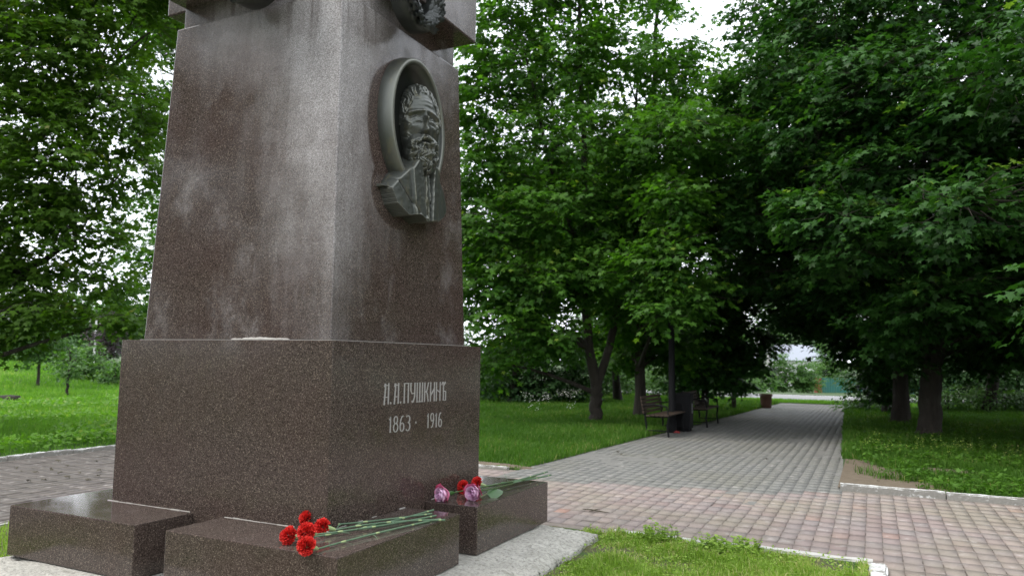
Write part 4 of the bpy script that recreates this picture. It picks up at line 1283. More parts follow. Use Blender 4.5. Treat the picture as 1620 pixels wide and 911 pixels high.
# left: big maple whose trunk stands just outside the frame
b = on_z(-190, 700); b = np.array([b[0], b[1], float(hgt(b[0], b[1]))]); d0 = float(project(b)[2])
pxb = float(project(b)[0])
tree('maple_tree', 'large maple overhanging from the left edge with branches reaching over the lawn', 'tree', b,
     [([b, b + [0, 0, 2.2], b + [.3, .1, 4.5], b + [.5, .2, 8], b + [.6, .2, 11]], [.30, .25, .2, .12, .03]),
      ([b + [0, 0, 2.0], at(10, 450, 14.5), at(120, 380, 14.5)], [.13, .09, .03]), ([b + [.2, .1, 3.6], at(20, 250, 14.8), at(150, 140, 15)], [.14, .09, .03])],
     [B(60, 490, 13.6, 1.0, .42), B(150, 500, 13.6, .8, .36, .9), B(0, 520, 13.8, .9, .45), B(205, 505, 13.9, .5, .3, .8), B(30, 430, 14, 1.1, .6, .8), B(150, 440, 14.2, 1.0, .45, .6),
      B(100, 360, 14, 1.3, .7, .85), B(200, 370, 14.4, 1.0, .6, .6), B(20, 320, 14, 1.3, .8), B(120, 270, 13.8, 1.3, .8), B(205, 260, 14.4, 1.0, .8, .6), B(50, 200, 13.8, 1.4, .8), B(150, 170, 14.2, 1.3, .8, .8),
      B(230, 150, 14.6, 1.0, .8, .6), B(60, 90, 14, 1.4, .8), B(170, 70, 14.4, 1.3, .8, .8), B(240, 50, 14.8, 1.0, .7, .7), B(40, -10, 14.2, 1.5, .9), B(160, -30, 14.6, 1.4, .9), B(260, -40, 15, 1.1, .8),
      B(-60, 400, 14.2, 1.4, .8), B(-80, 220, 14.2, 1.5, 1.0), B(-80, 60, 14.2, 1.5, 1.0), B(100, -120, 14.8, 1.6, 1.0), B(230, -130, 15, 1.4, 1.0), B(-100, 500, 14.4, 1.2, .6)], 'maple_left', 108, .135, 1.9)
# slender tree behind the monument, seen through between it and the left maple
b = np.array([-13.0, 13.5, float(hgt(-13.0, 13.5))])
d0 = float(project(b)[2]); px0 = float(project(b)[0])
tree('maple_tree', 'lighter maple showing between the monument and the large left maple', 'tree', b,
     [([b, b + [0, 0, 3], b + [.1, .1, 6], b + [0, .2, 11]], [.2, .16, .12, .03])],
     [B(230, 470, d0 - .5, 1.3, .7, .7), B(275, 400, d0 - .3, 1.4, .9, .8), B(215, 390, d0, 1.2, .8, .55), B(260, 300, d0, 1.4, 1.0, .8), B(270, 200, d0, 1.5, 1.1, .7), B(250, 110, d0, 1.5, 1.1, .75), B(290, 20, d0, 1.5, 1.1, .8),
      B(350, 350, d0, 1.6, 1.2, .8), B(360, 180, d0, 1.6, 1.2, .8), B(340, 40, d0, 1.6, 1.2, .8), B(220, 0, d0, 1.4, 1.0, .6), B(300, -80, d0, 1.6, 1.1, .8)], 'maple', 109, .16, 1.4)
# dark wood to the right and further maples (copies of two crowns, turned)
def copy_tree(src, loc, rz, s, label, group=None):
    o = src.copy(); COL.objects.link(o)
    o.location = loc; o.rotation_euler = (0, 0, rz); o.scale = (s, s, s)
    o['label'] = label
    if group: o['group'] = group
    elif 'group' in o: del o['group']
    for ch in src.children:
        c_ = ch.copy(); COL.objects.link(c_); c_.parent = o
    return o
maples = [o for o in bpy.data.objects if o.name.startswith('maple_tree')]
maples.sort(key=lambda o: o.name)
T1, T2, T3, T4, Rr1, Rr2, Rr3, L1, L2 = maples[:9]
GB = 'maples of the dark wood right of the path'
for k, (src, x, y, rz, s) in enumerate([(Rr2, 9.2, 21.5, 1.2, 1.0), (Rr1, 9.8, 15.2, 2.4, .95), (Rr2, 13.5, 25.5, 3.0, 1.05), (T1, 14.5, 18.0, .8, 1.1), (Rr2, 6.6, 25.8, 4.2, .95)]):
    copy_tree(src, (x, y, float(hgt(x, y))), rz, s, 'dark maple right of the path, ' + ('standing behind the big forked one', 'at the right edge close to the lawn', 'farthest back at the right edge', 'between the rows at the right edge', 'just behind the slim drooping one')[k], GB)
GO = 'unseen maples added to shade the right lawn'  # out of view, added to block sky light from the right
for k, (src, x, y, rz, s) in enumerate([(Rr2, 9.6, 8.6, 2.5, 1.0), (Rr2, 13.5, 6.0, 4.1, 1.05), (Rr1, 14.5, 12.0, 5.2, 1.0)]):
    copy_tree(src, (x, y, float(hgt(x, y))), rz, s, 'unseen maple added to shade the right lawn, ' + ('beside the white kerb', 'farthest to the right', 'behind the first row')[k], GO)
GT = 'maples behind the forked maple'
for k, (src, x, y, rz, s) in enumerate([(T2, -8.6, 20.5, 2.0, .95), (T2, -5.6, 23.5, 4.0, 1.0)]):
    copy_tree(src, (x, y, float(hgt(x, y))), rz, s, 'maple behind the forked maple, ' + ('next to the right edge of the monument', 'its trunk showing between the fork and the bench')[k], GT)
GC = 'trees on the open side of the square'
for k, (src, x, y, rz, s) in enumerate([(T1, -9, -24, .5, 1.0), (Rr2, -2, -27, 1.9, 1.0), (T1, 6, -26, 3.3, 1.1), (Rr2, 14, -22, .2, 1.0), (T1, 22, -12, 5.0, 1.0), (T2, 24, -2, 1.0, 1.1), (Rr2, -17, -19, 2.2, 1.4), (Rr2, -19, -13.5, 4.4, 1.5), (T1, -16, -16, 1.1, 1.5), (Rr2, -13, -21, .4, 1.3), (Rr2, -22, -8, 3.6, 1.4)]):
    copy_tree(src, (x, y, float(hgt(x, y))), rz, s, 'maple on the open side of the square facing the monument', GC)

# ------------------------------------------------------------------ shrubs, young and far trees
ORD = ['leftmost', 'second from the left', 'third from the left', 'fourth from the left', 'fifth from the left', 'sixth from the left', 'seventh from the left', 'eighth from the left', 'ninth from the left', 'tenth from the left', 'eleventh from the left', 'twelfth from the left', 'rightmost']
def shrub(name, label, cat, px, py, depth, blobs, mat, seed, leaf=.14, dens=1.0, group=None, zfun=True, stemr=.04):
    p = at(px, py, depth)
    b = np.array([p[0], p[1], float(hgt(p[0], p[1]))])
    bl = [(b + np.array([RT[0] * dx + FW[0] * dd, RT[1] * dx + FW[1] * dd, dz]), rx, rz) for dx, dd, dz, rx, rz in blobs]
    top = max(q[0][2] for q in bl)
    stems = [([b, b + [0, 0, (top - b[2]) * .5], b + [.03, .02, (top - b[2]) * .95]], [stemr, stemr * .8, stemr * .4])]
    return tree(name, label, cat, b, stems, bl, mat, seed, leaf, dens, True, group, 'bark', 11, .35)
shrub('young_tree', 'young rounded tree on the far left lawn, taller of the two', 'tree', 60, 600, 30, [(0, 0, 1.4, .9, .7), (-.3, 0, 2.0, .9, .8), (.3, .1, 2.1, .9, .8), (.05, 0, 2.9, .8, .8), (0, 0, 3.5, .5, .5), (.7, 0, 1.7, .6, .5), (-.8, 0, 1.5, .6, .4)], 'bush', 201, .15, .9, stemr=.06)
shrub('young_tree', 'small pale green sapling on the left lawn near the monument', 'tree', 107, 610, 26, [(0, 0, .95, .42, .28), (-.25, 0, 1.3, .42, .24), (.3, 0, 1.25, .45, .28), (0, 0, 1.7, .38, .28), (.1, 0, 1.0, .5, .3)], 'bush', 202, .13, 1.1, stemr=.05)
GS = 'bushes along the far side of the left lawn'
for k, (px, d, w, h, m, lab) in enumerate([(135, 34, 1.5, 1.9, 'bush', 'bright green bush behind the pale sapling'), (182, 33, 1.1, 1.3, 'bush', 'low bright bush beside the left edge of the monument'), (85, 42, 1.6, 2.0, 'bush_dark', 'darker bush between the two young trees'), (10, 38, 1.6, 1.6, 'bush_dark', 'bush at the far left on the grassy bank')]):
    shrub('bush', lab, 'bush', px, 590, d, [(0, 0, h * .35, w * .6, h * .32), (-w * .45, 0, h * .3, w * .5, h * .3), (w * .45, .2, h * .34, w * .5, h * .33), (.1, 0, h * .72, w * .5, h * .28)], m, 210 + k, .15, 1.1)
shrub('plum_tree', 'dark purple leaved tree beyond the left lawn', 'tree', 166, 560, 40, [(0, 0, 1.6, 1.0, .8), (.2, 0, 2.5, 1.0, .8), (-.4, 0, 2.2, .8, .7), (.1, 0, 3.1, .7, .5)], 'purple', 220, .17, 1.1, stemr=.08)
GF = 'pale trees along the far edge of the park'
for k in range(13):
    px = -260 + 62 * k
    if 430 < px < 560: px += 0
    d = 52 + 12 * rng.random()
    h = rng.uniform(4.6, 6.4)
    shrub('far_tree', 'pale green tree in the distant row beyond the left lawn, ' + ORD[k], 'tree', px, 560, d,
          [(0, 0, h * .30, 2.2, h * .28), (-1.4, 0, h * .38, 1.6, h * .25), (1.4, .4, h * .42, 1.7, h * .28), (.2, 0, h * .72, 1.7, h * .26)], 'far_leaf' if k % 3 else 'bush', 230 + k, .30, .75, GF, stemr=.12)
GH = 'bushes behind the maples on the left lawn'
for k, (px, d, w, h, m) in enumerate([(770, 29, 1.6, 1.9, 'bush'), (815, 27, 1.7, 2.0, 'bush_dark'), (860, 26.5, 1.7, 2.4, 'bush_dark'), (905, 27, 1.6, 2.3, 'bush_dark'), (960, 32, 1.8, 2.2, 'bush'), (1000, 36, 2.0, 2.6, 'bush'), (1050, 34, 2.0, 2.4, 'bush'), (1085, 33, 1.7, 2.3, 'bush'), (1130, 36, 2.0, 2.4, 'bush'), (1165, 40, 1.8, 2.0, 'bush'), (740, 33, 2.2, 3.2, 'bush')]):
    shrub('bush', ('dark' if m == 'bush_dark' else 'bright green') + ' bush in the undergrowth behind the maples, ' + ORD[[1, 2, 3, 4, 5, 6, 7, 8, 9, 10, 0][k]], 'bush', px, 640, d,
          [(0, 0, h * .33, w * .6, h * .34), (-w * .45, 0, h * .30, w * .55, h * .3), (w * .45, .2, h * .34, w * .55, h * .33), (.1, 0, h * .72, w * .55, h * .30)], m, 250 + k, .15, 1.1, GH)
GR = 'low hedge bushes beyond the right lawn'
for k, px in enumerate((1375, 1500, 1545, 1590, 1640)):
    d = 25 if px > 1400 else 24.5
    h = 1.25 if px > 1400 else .8
    shrub('bush', 'low bush behind the shaded trunks right of the path, ' + ORD[k], 'bush', px, 640, d, [(0, 0, h * .4, .85, h * .4), (-.6, 0, h * .4, .7, h * .35), (.6, 0, h * .45, .7, h * .4)], 'bush', 270 + k, .12, 1.1, GR)
for k, px in enumerate((1400, 1470, 1540, 1610, 1680)):
    shrub('bush', 'tall dark bush at the back of the right lawn, ' + ORD[k], 'bush', px, 640, 31 - 1.2 * k * 0, [(0, 0, .8, 1.3, .7), (-.9, 0, 1.2, 1.1, .7), (.9, .3, 1.3, 1.1, .8), (0, 0, 2.1, 1.2, .8), (.3, .2, 3.0, 1.0, .7)], 'bush_dark', 290 + k, .16, 1.3, 'tall bushes at the back of the right lawn')
for k, (px, d, w, h, lab) in enumerate([(1232, 58, 2.0, 3.4, 'leafy bush in front of the grey roofed house, left one'), (1272, 57, 1.8, 2.7, 'leafy bush left of the brick fence pillar'), (1310, 70, 2.4, 4.8, 'pale tree behind the green metal fence'), (1203, 53, 1.5, 2.3, 'leafy bush by the white birch across the road')]):
    shrub('bush', lab, 'bush', px, 620, d, [(0, 0, h * .33, w * .6, h * .34), (-w * .4, 0, h * .33, w * .55, h * .3), (w * .4, .2, h * .4, w * .55, h * .33), (.1, 0, h * .74, w * .5, h * .28)], 'bush', 280 + k, .22, .8)

GK = 'tall trees on the skyline across the road'
for k, (px, d, h) in enumerate([(840, 90, 8), (920, 85, 8), (1000, 90, 8), (1080, 95, 9), (1150, 90, 9), (1248, 105, 11.5), (1290, 100, 10.5), (1400, 95, 10), (1480, 90, 10), (1560, 95, 10)]):
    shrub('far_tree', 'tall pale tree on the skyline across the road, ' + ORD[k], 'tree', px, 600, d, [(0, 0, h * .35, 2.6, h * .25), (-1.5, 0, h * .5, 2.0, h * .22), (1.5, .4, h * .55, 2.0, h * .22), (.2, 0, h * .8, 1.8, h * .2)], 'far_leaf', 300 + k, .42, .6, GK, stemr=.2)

# ------------------------------------------------------------------ house, fence, birch across the road
M['roof'] = simple('pale sheet roof', (.24, .26, .30), .5, var=.08, scale=2)
M['plaster'] = simple('pale plaster', (.62, .62, .60), .9, var=.1)
M['fence_green'] = simple('dark green sheet steel', (.012, .110, .088), .45, var=.2, scale=2)
M['brick_red'] = simple('red brick', (.22, .055, .032), .85, var=.35, scale=18)
M['glass'] = simple('dark window glass', (.02, .025, .03), .1)
hp = at(1258, 600, 78); hz = float(hgt(hp[0], hp[1]))
house = empty('house', (hp[0], hp[1], hz), YAW + .25)
tag(house, 'pale house with a light grey sheet roof showing above the far bushes', 'house')
bm = bmesh.new(); bm_box(bm, -2.6, 2.6, -2.5, 2.5, 0, 2.7); from_bm('wall', bm, M['plaster'], house)
bm = bmesh.new()
pv = [(-2.9, -2.8, 2.62), (2.9, -2.8, 2.62), (2.9, 2.8, 2.62), (-2.9, 2.8, 2.62), (-2.2, 0, 4.3), (2.2, 0, 4.3)]
pv = [bm.verts.new(p) for p in pv]
for q in ((0, 1, 5, 4), (2, 3, 4, 5), (1, 2, 5), (3, 0, 4), (3, 2, 1, 0)): bm.faces.new([pv[i] for i in q])
from_bm('roof', bm, M['roof'], house)
for xw in (-1.2, 1.2):
    bm = bmesh.new(); bm_box(bm, xw - .5, xw + .5, -2.56, -2.50, .9, 2.1); wf = from_bm('window', bm, M['white_paint'], house)
    bm = bmesh.new(); bm_box(bm, xw - .4, xw + .4, -2.575, -2.562, 1.0, 2.0); from_bm('pane', bm, M['glass'], wf)
fp = at(1294, 615, 60)
fz = float(hgt(fp[0], fp[1]))
fence = empty('metal_fence', (fp[0], fp[1], fz), YAW)
tag(fence, 'dark green sheet metal fence with a red brick end pillar across the road', 'fence')
bm = bmesh.new()
k = 0
for row in range(15):
    bm_box(bm, -.22, .22, -.22, .22, row * .085, row * .085 + .078, 0, 0)
    bm_box(bm, -.205, .205, -.205, .205, row * .085 + .078, row * .085 + .085, 0, 0)
bm_box(bm, -.27, .27, -.27, .27, 1.276, 1.34, .0, .01)
from_bm('brick_pillar', bm, M['brick_red'], fence)
panel = None
for i in range(9):
    if panel is None:
        bm = bmesh.new()
        n = 24
        vs0, vs1 = [], []
        for q in range(n + 1):
            yy = .007 if (q // 2) % 2 else -.007
            vs0.append(bm.verts.new((q / n * 1.2, yy, .02))); vs1.append(bm.verts.new((q / n * 1.2, yy, 1.22)))
        for q in range(n): bm.faces.new((vs0[q], vs0[q + 1], vs1[q + 1], vs1[q]))
        panel = bpy.data.meshes.new('panel'); bm.to_mesh(panel); bm.free(); panel.materials.append(M['fence_green'])
    o = link('panel', panel, None, fence); o.location = (.24 + i * 1.21, 0, 0)
bm = bmesh.new()
for zz in (.25, .95): bm_box(bm, .24, 11.1, .03, .07, zz, zz + .05)
from_bm('rail', bm, M['fence_green'], fence)
bp = at(1215, 615, 56)
bz = float(hgt(bp[0], bp[1])); bb = np.array([bp[0], bp[1], bz])
tree('birch_tree', 'white trunked birch across the road at the end of the path', 'tree', bb, [([bb, bb + [0, 0, 1.5], bb + [.15, 0, 4], bb + [.1, 0, 7]], [.13, .12, .10, .04])],
     [(bb + [0, 0, 5.0], 1.5, .9, .7), (bb + [.4, 0, 6.3], 1.6, 1.0, .7), (bb + [-.3, 0, 7.4], 1.2, .9, .7), (bb + [-.9, 0, 4.6], 1.0, .7, .6)], 'bush', 320, .2, .8, True, None, 'birch')
for px, lab in ((7, 'slim pale post far left beyond the grassy bank'), (147, 'slim pale post beside the purple leaved tree')):
    p = at(px, 590, 48); z0 = float(hgt(p[0], p[1]))
    T = Tubes(); T.add([(0, 0, 0), (0, 0, 1.5), (0, 0, 2.9), (.0, 0, 3.0)], [.07, .06, .055, .03], 8); T.add([(-.12, 0, 2.98), (.12, 0, 3.0)], [.05, .05], 6)
    o = link('post', T.mesh('post'), M['plaster']); o.location = (p[0], p[1], z0); tag(o, lab, 'post')
# log on the far left lawn
p = on_z(14, 637); T = Tubes()
T.add([(-.32, 0, .10), (-.3, 0, .11), (0, .02, .12), (.3, 0, .11), (.33, 0, .10)], [.02, .12, .13, .12, .02], 10)
o = link('log', T.mesh('log'), M['bark']); o.location = (p[0], p[1], float(hgt(p[0], p[1])) + .02); o.rotation_euler = (0, 0, YAW); tag(o, 'short dark log lying on the far left lawn', 'log')

# ------------------------------------------------------------------ benches, bin, lamp post, urn
M['wood'] = simple('weathered bench slat', (.045, .028, .017), .7, var=.4, scale=9)
M['iron'] = simple('black iron', (.007, .007, .008), .75, var=.2)
M['iron'].node_tree.nodes['Principled BSDF'].inputs['Specular IOR Level'].default_value = .2
M['bin'] = simple('black litter bin steel', (.006, .006, .007), .7, var=.3, scale=4)
M['bin'].node_tree.nodes['Principled BSDF'].inputs['Specular IOR Level'].default_value = .2
M['urn'] = simple('reddish brown concrete', (.17, .085, .065), .9, var=.35, scale=8, bump=.4)
M['litter_red'] = simple('red wrapper', (.25, .02, .02), .6)
M['litter_white'] = simple('white wrapper', (.7, .7, .7), .5)
def bench(loc, label):
    """sits facing +X, long axis along Y, near end at loc"""
    root = empty('park_bench', loc)
    tag(root, label, 'bench', 'benches left of the path')
    Ln = 1.62
    slat = None
    def sl(name, x, z, w, th, ang):
        bm = bmesh.new()
        bm_box(bm, -w / 2, w / 2, 0, Ln, -th / 2, th / 2, 0, .006)
        o = from_bm(name, bm, M['wood'], root); o.location = (x, 0, z); o.rotation_euler = (0, ang, 0)
    for i in range(5): sl('seat_slat', .09 + i * .096, .44 - .012 * (i < 1), .078, .028, R(2))
    for i in range(5): sl('back_slat', -.012 - i * .014, .50 + i * .074, .058, .024, R(90 - 11))
    for yy in (.12, Ln - .12):
        T = Tubes()
        T.add([(.02, yy, 0), (.03, yy, .20), (.0, yy, .42), (-.02, yy, .52), (-.085, yy, .84)], [.02] * 5, 8)
        T.add([(.50, yy, 0), (.47, yy, .22), (.50, yy, .42)], [.02] * 3, 8)
        T.add([(.0, yy, .415), (.25, yy, .405), (.50, yy, .415)], [.018] * 3, 8)
        T.add([(-.05, yy, .62), (.2, yy, .66), (.46, yy, .62), (.50, yy, .42)], [.016] * 4, 8)
        T.add([(.03, yy, .12), (.47, yy, .12)], [.012] * 2, 6)
        link('bench_frame', T.mesh('bench_frame'), M['iron'], root)
    return root
bench((-1.22, 11.55, ZP + .01), 'slatted wooden bench with black iron frame nearest on the left of the grey path')
bench((-.98, 14.35, ZP + .01), 'second slatted bench, farther along the path just past the litter bin')
bnp = (-.78, 13.35, ZP + .01)
bn = empty('litter_bin', bnp, 0); tag(bn, 'tall black square litter bin between the two benches', 'bin')
bm = bmesh.new(); bm_box(bm, -.17, .17, -.17, .17, .06, .82, -.01, .012); from_bm('body', bm, M['bin'], bn)
bm = bmesh.new(); bm_box(bm, -.195, .195, -.195, .195, .823, .85, .01, .006); from_bm('lid', bm, M['bin'], bn)
bm = bmesh.new(); bm_box(bm, -.14, .14, -.14, .14, 0, .06); from_bm('base', bm, M['iron'], bn)
bm = bmesh.new(); bm_box(bm, .183, .187, -.03, .03, .40, .62); from_bm('plate', bm, simple('grey plate', (.25, .25, .26), .5), bn)
lp = at(1063, 640, 16.6); lp[2] = ZP
lamp = empty('street_lamp', tuple(lp)); tag(lamp, 'black lamp post rising into the leaves behind the first bench', 'lamp post')
T = Tubes(); T.add([(0, 0, 0), (0, 0, .25), (0, 0, .27), (0, 0, 2.6), (0, 0, 5.2)], [.105, .10, .078, .07, .055], 12); link('pole', T.mesh('pole'), M['iron'], lamp)
T = Tubes(); T.add([(0, 0, 5.2), (0, 0, 5.26), (0, 0, 5.32), (0, 0, 5.65), (0, 0, 5.7)], [.06, .12, .10, .17, .03], 10); link('lantern', T.mesh('lantern'), simple('milky lamp glass', (.55, .55, .52), .4), lamp)
T = Tubes(); T.add([(0, 0, 5.66), (0, 0, 5.7), (0, 0, 5.82)], [.21, .19, .02], 10); link('lantern_cap', T.mesh('lantern_cap'), M['iron'], lamp)
up = on_z(1212, 645)
T = Tubes(); T.add([(0, 0, 0), (0, 0, .05), (0, 0, .40), (0, 0, .405), (0, 0, .47), (0, 0, .47), (0, 0, .30)], [.17, .18, .20, .225, .225, .18, .15], 8)
o = link('urn', T.mesh('urn', False), M['urn']); o.location = (up[0], up[1], ZP + .01); tag(o, 'squat reddish brown concrete urn at the far left end of the path', 'urn')
p = on_z(1066, 687); T = Tubes(); T.add([(0, 0, .03), (.05, .03, .05), (.11, .05, .035), (.13, .05, .03)], [.006, .028, .024, .006], 6)
o = link('wrapper', T.mesh('wrapper'), M['litter_red']); o.location = (p[0], p[1], ZP + .01); tag(o, 'crumpled red wrapper on the ground under the first bench', 'litter')

# ------------------------------------------------------------------ fallen leaves on the paving
bm = bmesh.new()
M['dead_leaf'] = simple('dead leaf', (.055, .046, .026), .8, var=.5, scale=30)
rl = np.random.default_rng(5)
leaf_spots = [(28, 741), (32, 747), (60, 749), (80, 743), (91, 751), (110, 757), (127, 749), (46, 763), (68, 761), (137, 761), (143, 761), (152, 755), (156, 746), (95, 731), (150, 731), (104, 738), (22, 729), (975, 716), (985, 720), (1102, 727), (1390, 763), (1212, 727)]
dl = []
for q in range(3):
    V = LEAF * np.array([.075, .075, .09]); V[:, 2] += rl.uniform(0, .03, len(V))
    me = mesh_faces('dead_leaf', V, LEAF_F); me.materials.append(M['dead_leaf']); dl.append(me)
for k, (px, py) in enumerate(leaf_spots):
    p = on_z(px, py)
    o = link('dead_leaf', dl[k % 3]); o.location = (p[0], p[1], ZP + .014); o.rotation_euler = (rl.normal(0, .15), rl.normal(0, .15), rl.uniform(0, 6)); s_ = rl.uniform(.5, 1.05); o.scale = (s_, s_, s_)
    if px < 400: tag(o, 'small dark dead leaf lying on the dark brown paving left of the monument', 'leaf', 'dead leaves on the left paving')
    else: tag(o, 'small dark dead leaf lying on the grey path', 'leaf', 'dead leaves on the grey path')
# withered twig on the red paving
T = Tubes()
p = on_z(940, 810)
T.add([(-.14, .03, .012), (-.03, .0, .02), (.10, -.01, .014), (.17, .0, .01)], [.004, .007, .006, .002], 5); T.add([(-.02, 0, .018), (.02, .07, .02), (.03, .11, .012)], [.004, .004, .002], 5); T.add([(.0, 0, .018), (-.03, -.07, .014)], [.005, .003], 5)
o = link('twig', T.mesh('twig'), M['dead_leaf']); o.location = (p[0], p[1], ZP + .004); tag(o, 'withered dark twig lying on the pink paving right of the monument', 'twig')

# ------------------------------------------------------------------ grass
def blades(name, X, Y, Z, h, w, tone, mat, seed, lean=.5, segs=2):
    r = np.random.default_rng(seed)
    n = len(X)
    a = r.uniform(0, 2 * np.pi, n); b_ = r.uniform(0, 2 * np.pi, n)
    ln = np.abs(r.normal(0, lean, n))
    P = np.stack([X, Y, Z], -1)
    sd = np.stack([np.cos(a), np.sin(a), np.zeros(n)], -1) * (w / 2)[:, None]
    ld = np.stack([np.cos(b_), np.sin(b_), np.zeros(n)], -1)
    m1 = P + ld * (ln * h * .3)[:, None] + np.array([0, 0, 1]) * (h * .6)[:, None]
    tp = P + ld * (ln * h)[:, None] + np.array([0, 0, 1]) * (h * np.maximum(.35, 1 - .35 * ln))[:, None]
    if segs == 2:
        V = np.stack([P - sd, P + sd, m1 + sd * .8, m1 - sd * .8, tp], 1)
        F = np.array([(0, 1, 2), (0, 2, 3), (3, 2, 4)])
    else:
        V = np.stack([P - sd, P + sd, tp], 1)
        F = np.array([(0, 1, 2)])
    k = V.shape[1]
    FF = (F[None] + (np.arange(n) * k)[:, None, None]).reshape(-1, 3)
    return link(name, mesh_faces(name, V.reshape(-1, 3), FF, False, np.repeat(np.clip(tone, 0, 1), k)), mat)

def in_dirt(x, y):
    return rng.random(len(x)) < dirtiness(x, y)
def scatter(x0, x1, y0, y1, n, seed, fn_keep, near=None):
    r = np.random.default_rng(seed)
    x = r.uniform(x0, x1, n); y = r.uniform(y0, y1, n)
    d = np.stack([x, y, np.full(n, ZP)], -1) - CAM
    z = d @ FW
    px = 810 + FPX * (d @ R2) / np.maximum(z, .1); py = 455.5 - FPX * (d @ U2) / np.maximum(z, .1)
    k = (z > 1) & (px > -250) & (px < 1870) & (py < 1050)
    if near: k &= r.random(n) < np.minimum(1, (near / np.maximum(z, 1)) ** 1.4)
    k &= fn_keep(x, y)
    return x[k], y[k], z[k], r

def foot(x, y): return (x > FX0 - .0) & (x < FX1 + .0) & (y > FY0) & (y < FY1 + .0)
# island: short lush mixed turf close to the lens
x, y, z, r = scatter(.7, 3.06, -.8, 2.82, 110000, 1, lambda x, y: ~foot(x, y) & (fbm(x, y, 3.2, 71, 5) + .22 * rng.random(len(x)) > .54) & ~((x > 2.1) & (y > 2.72)))
ht = r.uniform(.03, .085, len(x)) * (.30 + 2.6 * fbm(x, y, 3.5, 72, 5) ** 2) * (.35 + .65 * sstep(0, .3, np.maximum(x - FX1, y - FY1)))
tn = r.normal(.42, .2, len(x)) + .8 * (fbm(x, y, 2.2, 73) - .5) + .6 * (r.random(len(x)) < .10 + .25 * sstep(.62, .5, fbm(x, y, 3.2, 71, 5)))
tag(blades('grass', x, y, ZP + .02 + 0 * x, ht, r.uniform(.004, .008, len(x)), tn, M['clover'], 2, .8), 'short lush grass on the island beside the concrete footing', 'grass', kind='stuff')
# broad leaved weeds and clover in the island turf
x, y, z, r = scatter(.75, 3.05, -.8, 2.8, 9000, 3, lambda x, y: ~foot(x, y) & (fbm(x, y, 2.5, 75) > .42))
n = len(x)
Dd = np.stack([r.normal(0, 1, n), r.normal(0, 1, n), r.uniform(-.1, .7, n)], -1); Nn_ = np.stack([r.normal(0, .3, n), r.normal(0, .3, n), np.ones(n)], -1)
me = leaves_mesh('clover', np.stack([x, y, ZP + r.uniform(.03, .085, n)], -1), Dd, Nn_, r.uniform(.012, .030, n), r.normal(.48, .25, n), True)
tag(link('clover', me, M['clover']), 'clover and small broad leaves mixed into the island turf', 'weeds', kind='stuff')
# taller weeds along the back edge of the island turf
x, y, z, r = scatter(.98, 2.25, 2.2, 2.83, 620, 4, lambda x, y: (fbm(x, y, 3, 77) > .48) & (y > 2.45 - .0 * x))
P, D, NN, S, TN = [], [], [], [], []
T = Tubes()
for a, b2 in zip(x, y):
    hh = r.uniform(.07, .17) * (1.2 if a < 1.6 else .8)
    lx, ly = r.normal(0, .03, 2)
    T.add([(a, b2, ZP + .02), (a + lx * .5, b2 + ly * .5, ZP + hh * .6), (a + lx, b2 + ly, ZP + hh)], [.0022, .0018, .001], 3)
    for q in range(9):
        f2 = r.uniform(.2, 1); ang = r.uniform(0, 6.28)
        P.append((a + lx * f2, b2 + ly * f2, ZP + hh * f2)); D.append((math.cos(ang), math.sin(ang), r.uniform(-.2, .5))); NN.append((r.normal(0, .3), r.normal(0, .3), 1)); S.append(r.uniform(.02, .045)); TN.append(r.normal(.45, .2))
we = link('weed_stalks', T.mesh('weed_stalks'), M['clover']); tag(we, 'thin stalks of taller weeds at the edge of the island turf', 'weeds', kind='stuff')
tag(link('weed_leaves', leaves_mesh('weed_leaves', np.array(P), np.array(D), np.array(NN), np.array(S), np.array(TN), True), M['clover']), 'leaves of taller weeds at the edge of the island turf', 'weeds', kind='stuff')
# island turf hidden side, left of the monument
x, y, z, r = scatter(-3.9, -2.7, -2.5, 2.75, 16000, 5, lambda x, y: ~foot(x, y))
tag(blades('grass', x, y, ZP + .02 + 0 * x, r.uniform(.03, .08, len(x)), r.uniform(.005, .009, len(x)), r.normal(.45, .2, len(x)), M['clover'], 6, .7), 'short grass on the island left of the monument', 'grass', kind='stuff')
# right lawn
x, y, z, r = scatter(2.1, 16, 6.68, 27, 480000, 7, lambda x, y: (x > PRX(y) - .03 + .06 * (fbm(y, y * 0, 2, 80) - .5)) & ~in_dirt(x, y), 11.5)
ht = r.uniform(.08, .20, len(x)) * (.5 + .9 * fbm(x, y, 1.1, 81)) * np.clip(.35 + (y - 6.6) * .5, .35, 1)
tag(blades('grass', x, y, hgt(x, y), ht, r.uniform(.007, .013, len(x)) * np.maximum(1, z / 12), r.normal(.42, .18, len(x)) + 1.0 * (fbm(x, y, .8, 82) - .5) + .5 * (r.random(len(x)) < .05), M['grass'], 8, .55), 'lush grass on the lawn right of the path', 'grass', kind='stuff')
# broad ground leaves on the right lawn
x, y, z, r = scatter(2.8, 12, 6.8, 18, 42000, 9, lambda x, y: ~in_dirt(x, y) & (fbm(x, y, 1.6, 83) > .44), 11.5)
n = len(x)
Dd = np.stack([r.normal(0, 1, n), r.normal(0, 1, n), r.uniform(-.3, .6, n)], -1); Nn_ = np.stack([r.normal(0, .35, n), r.normal(0, .35, n), np.ones(n)], -1)
me = leaves_mesh('ground_cover', np.stack([x, y, hgt(x, y) + r.uniform(.05, .16, n)], -1), Dd, Nn_, r.uniform(.04, .09, n), r.normal(.4, .2, n), True)
tag(link('ground_cover', me, M['grass']), 'broad low leaves in the right lawn', 'weeds', kind='stuff')
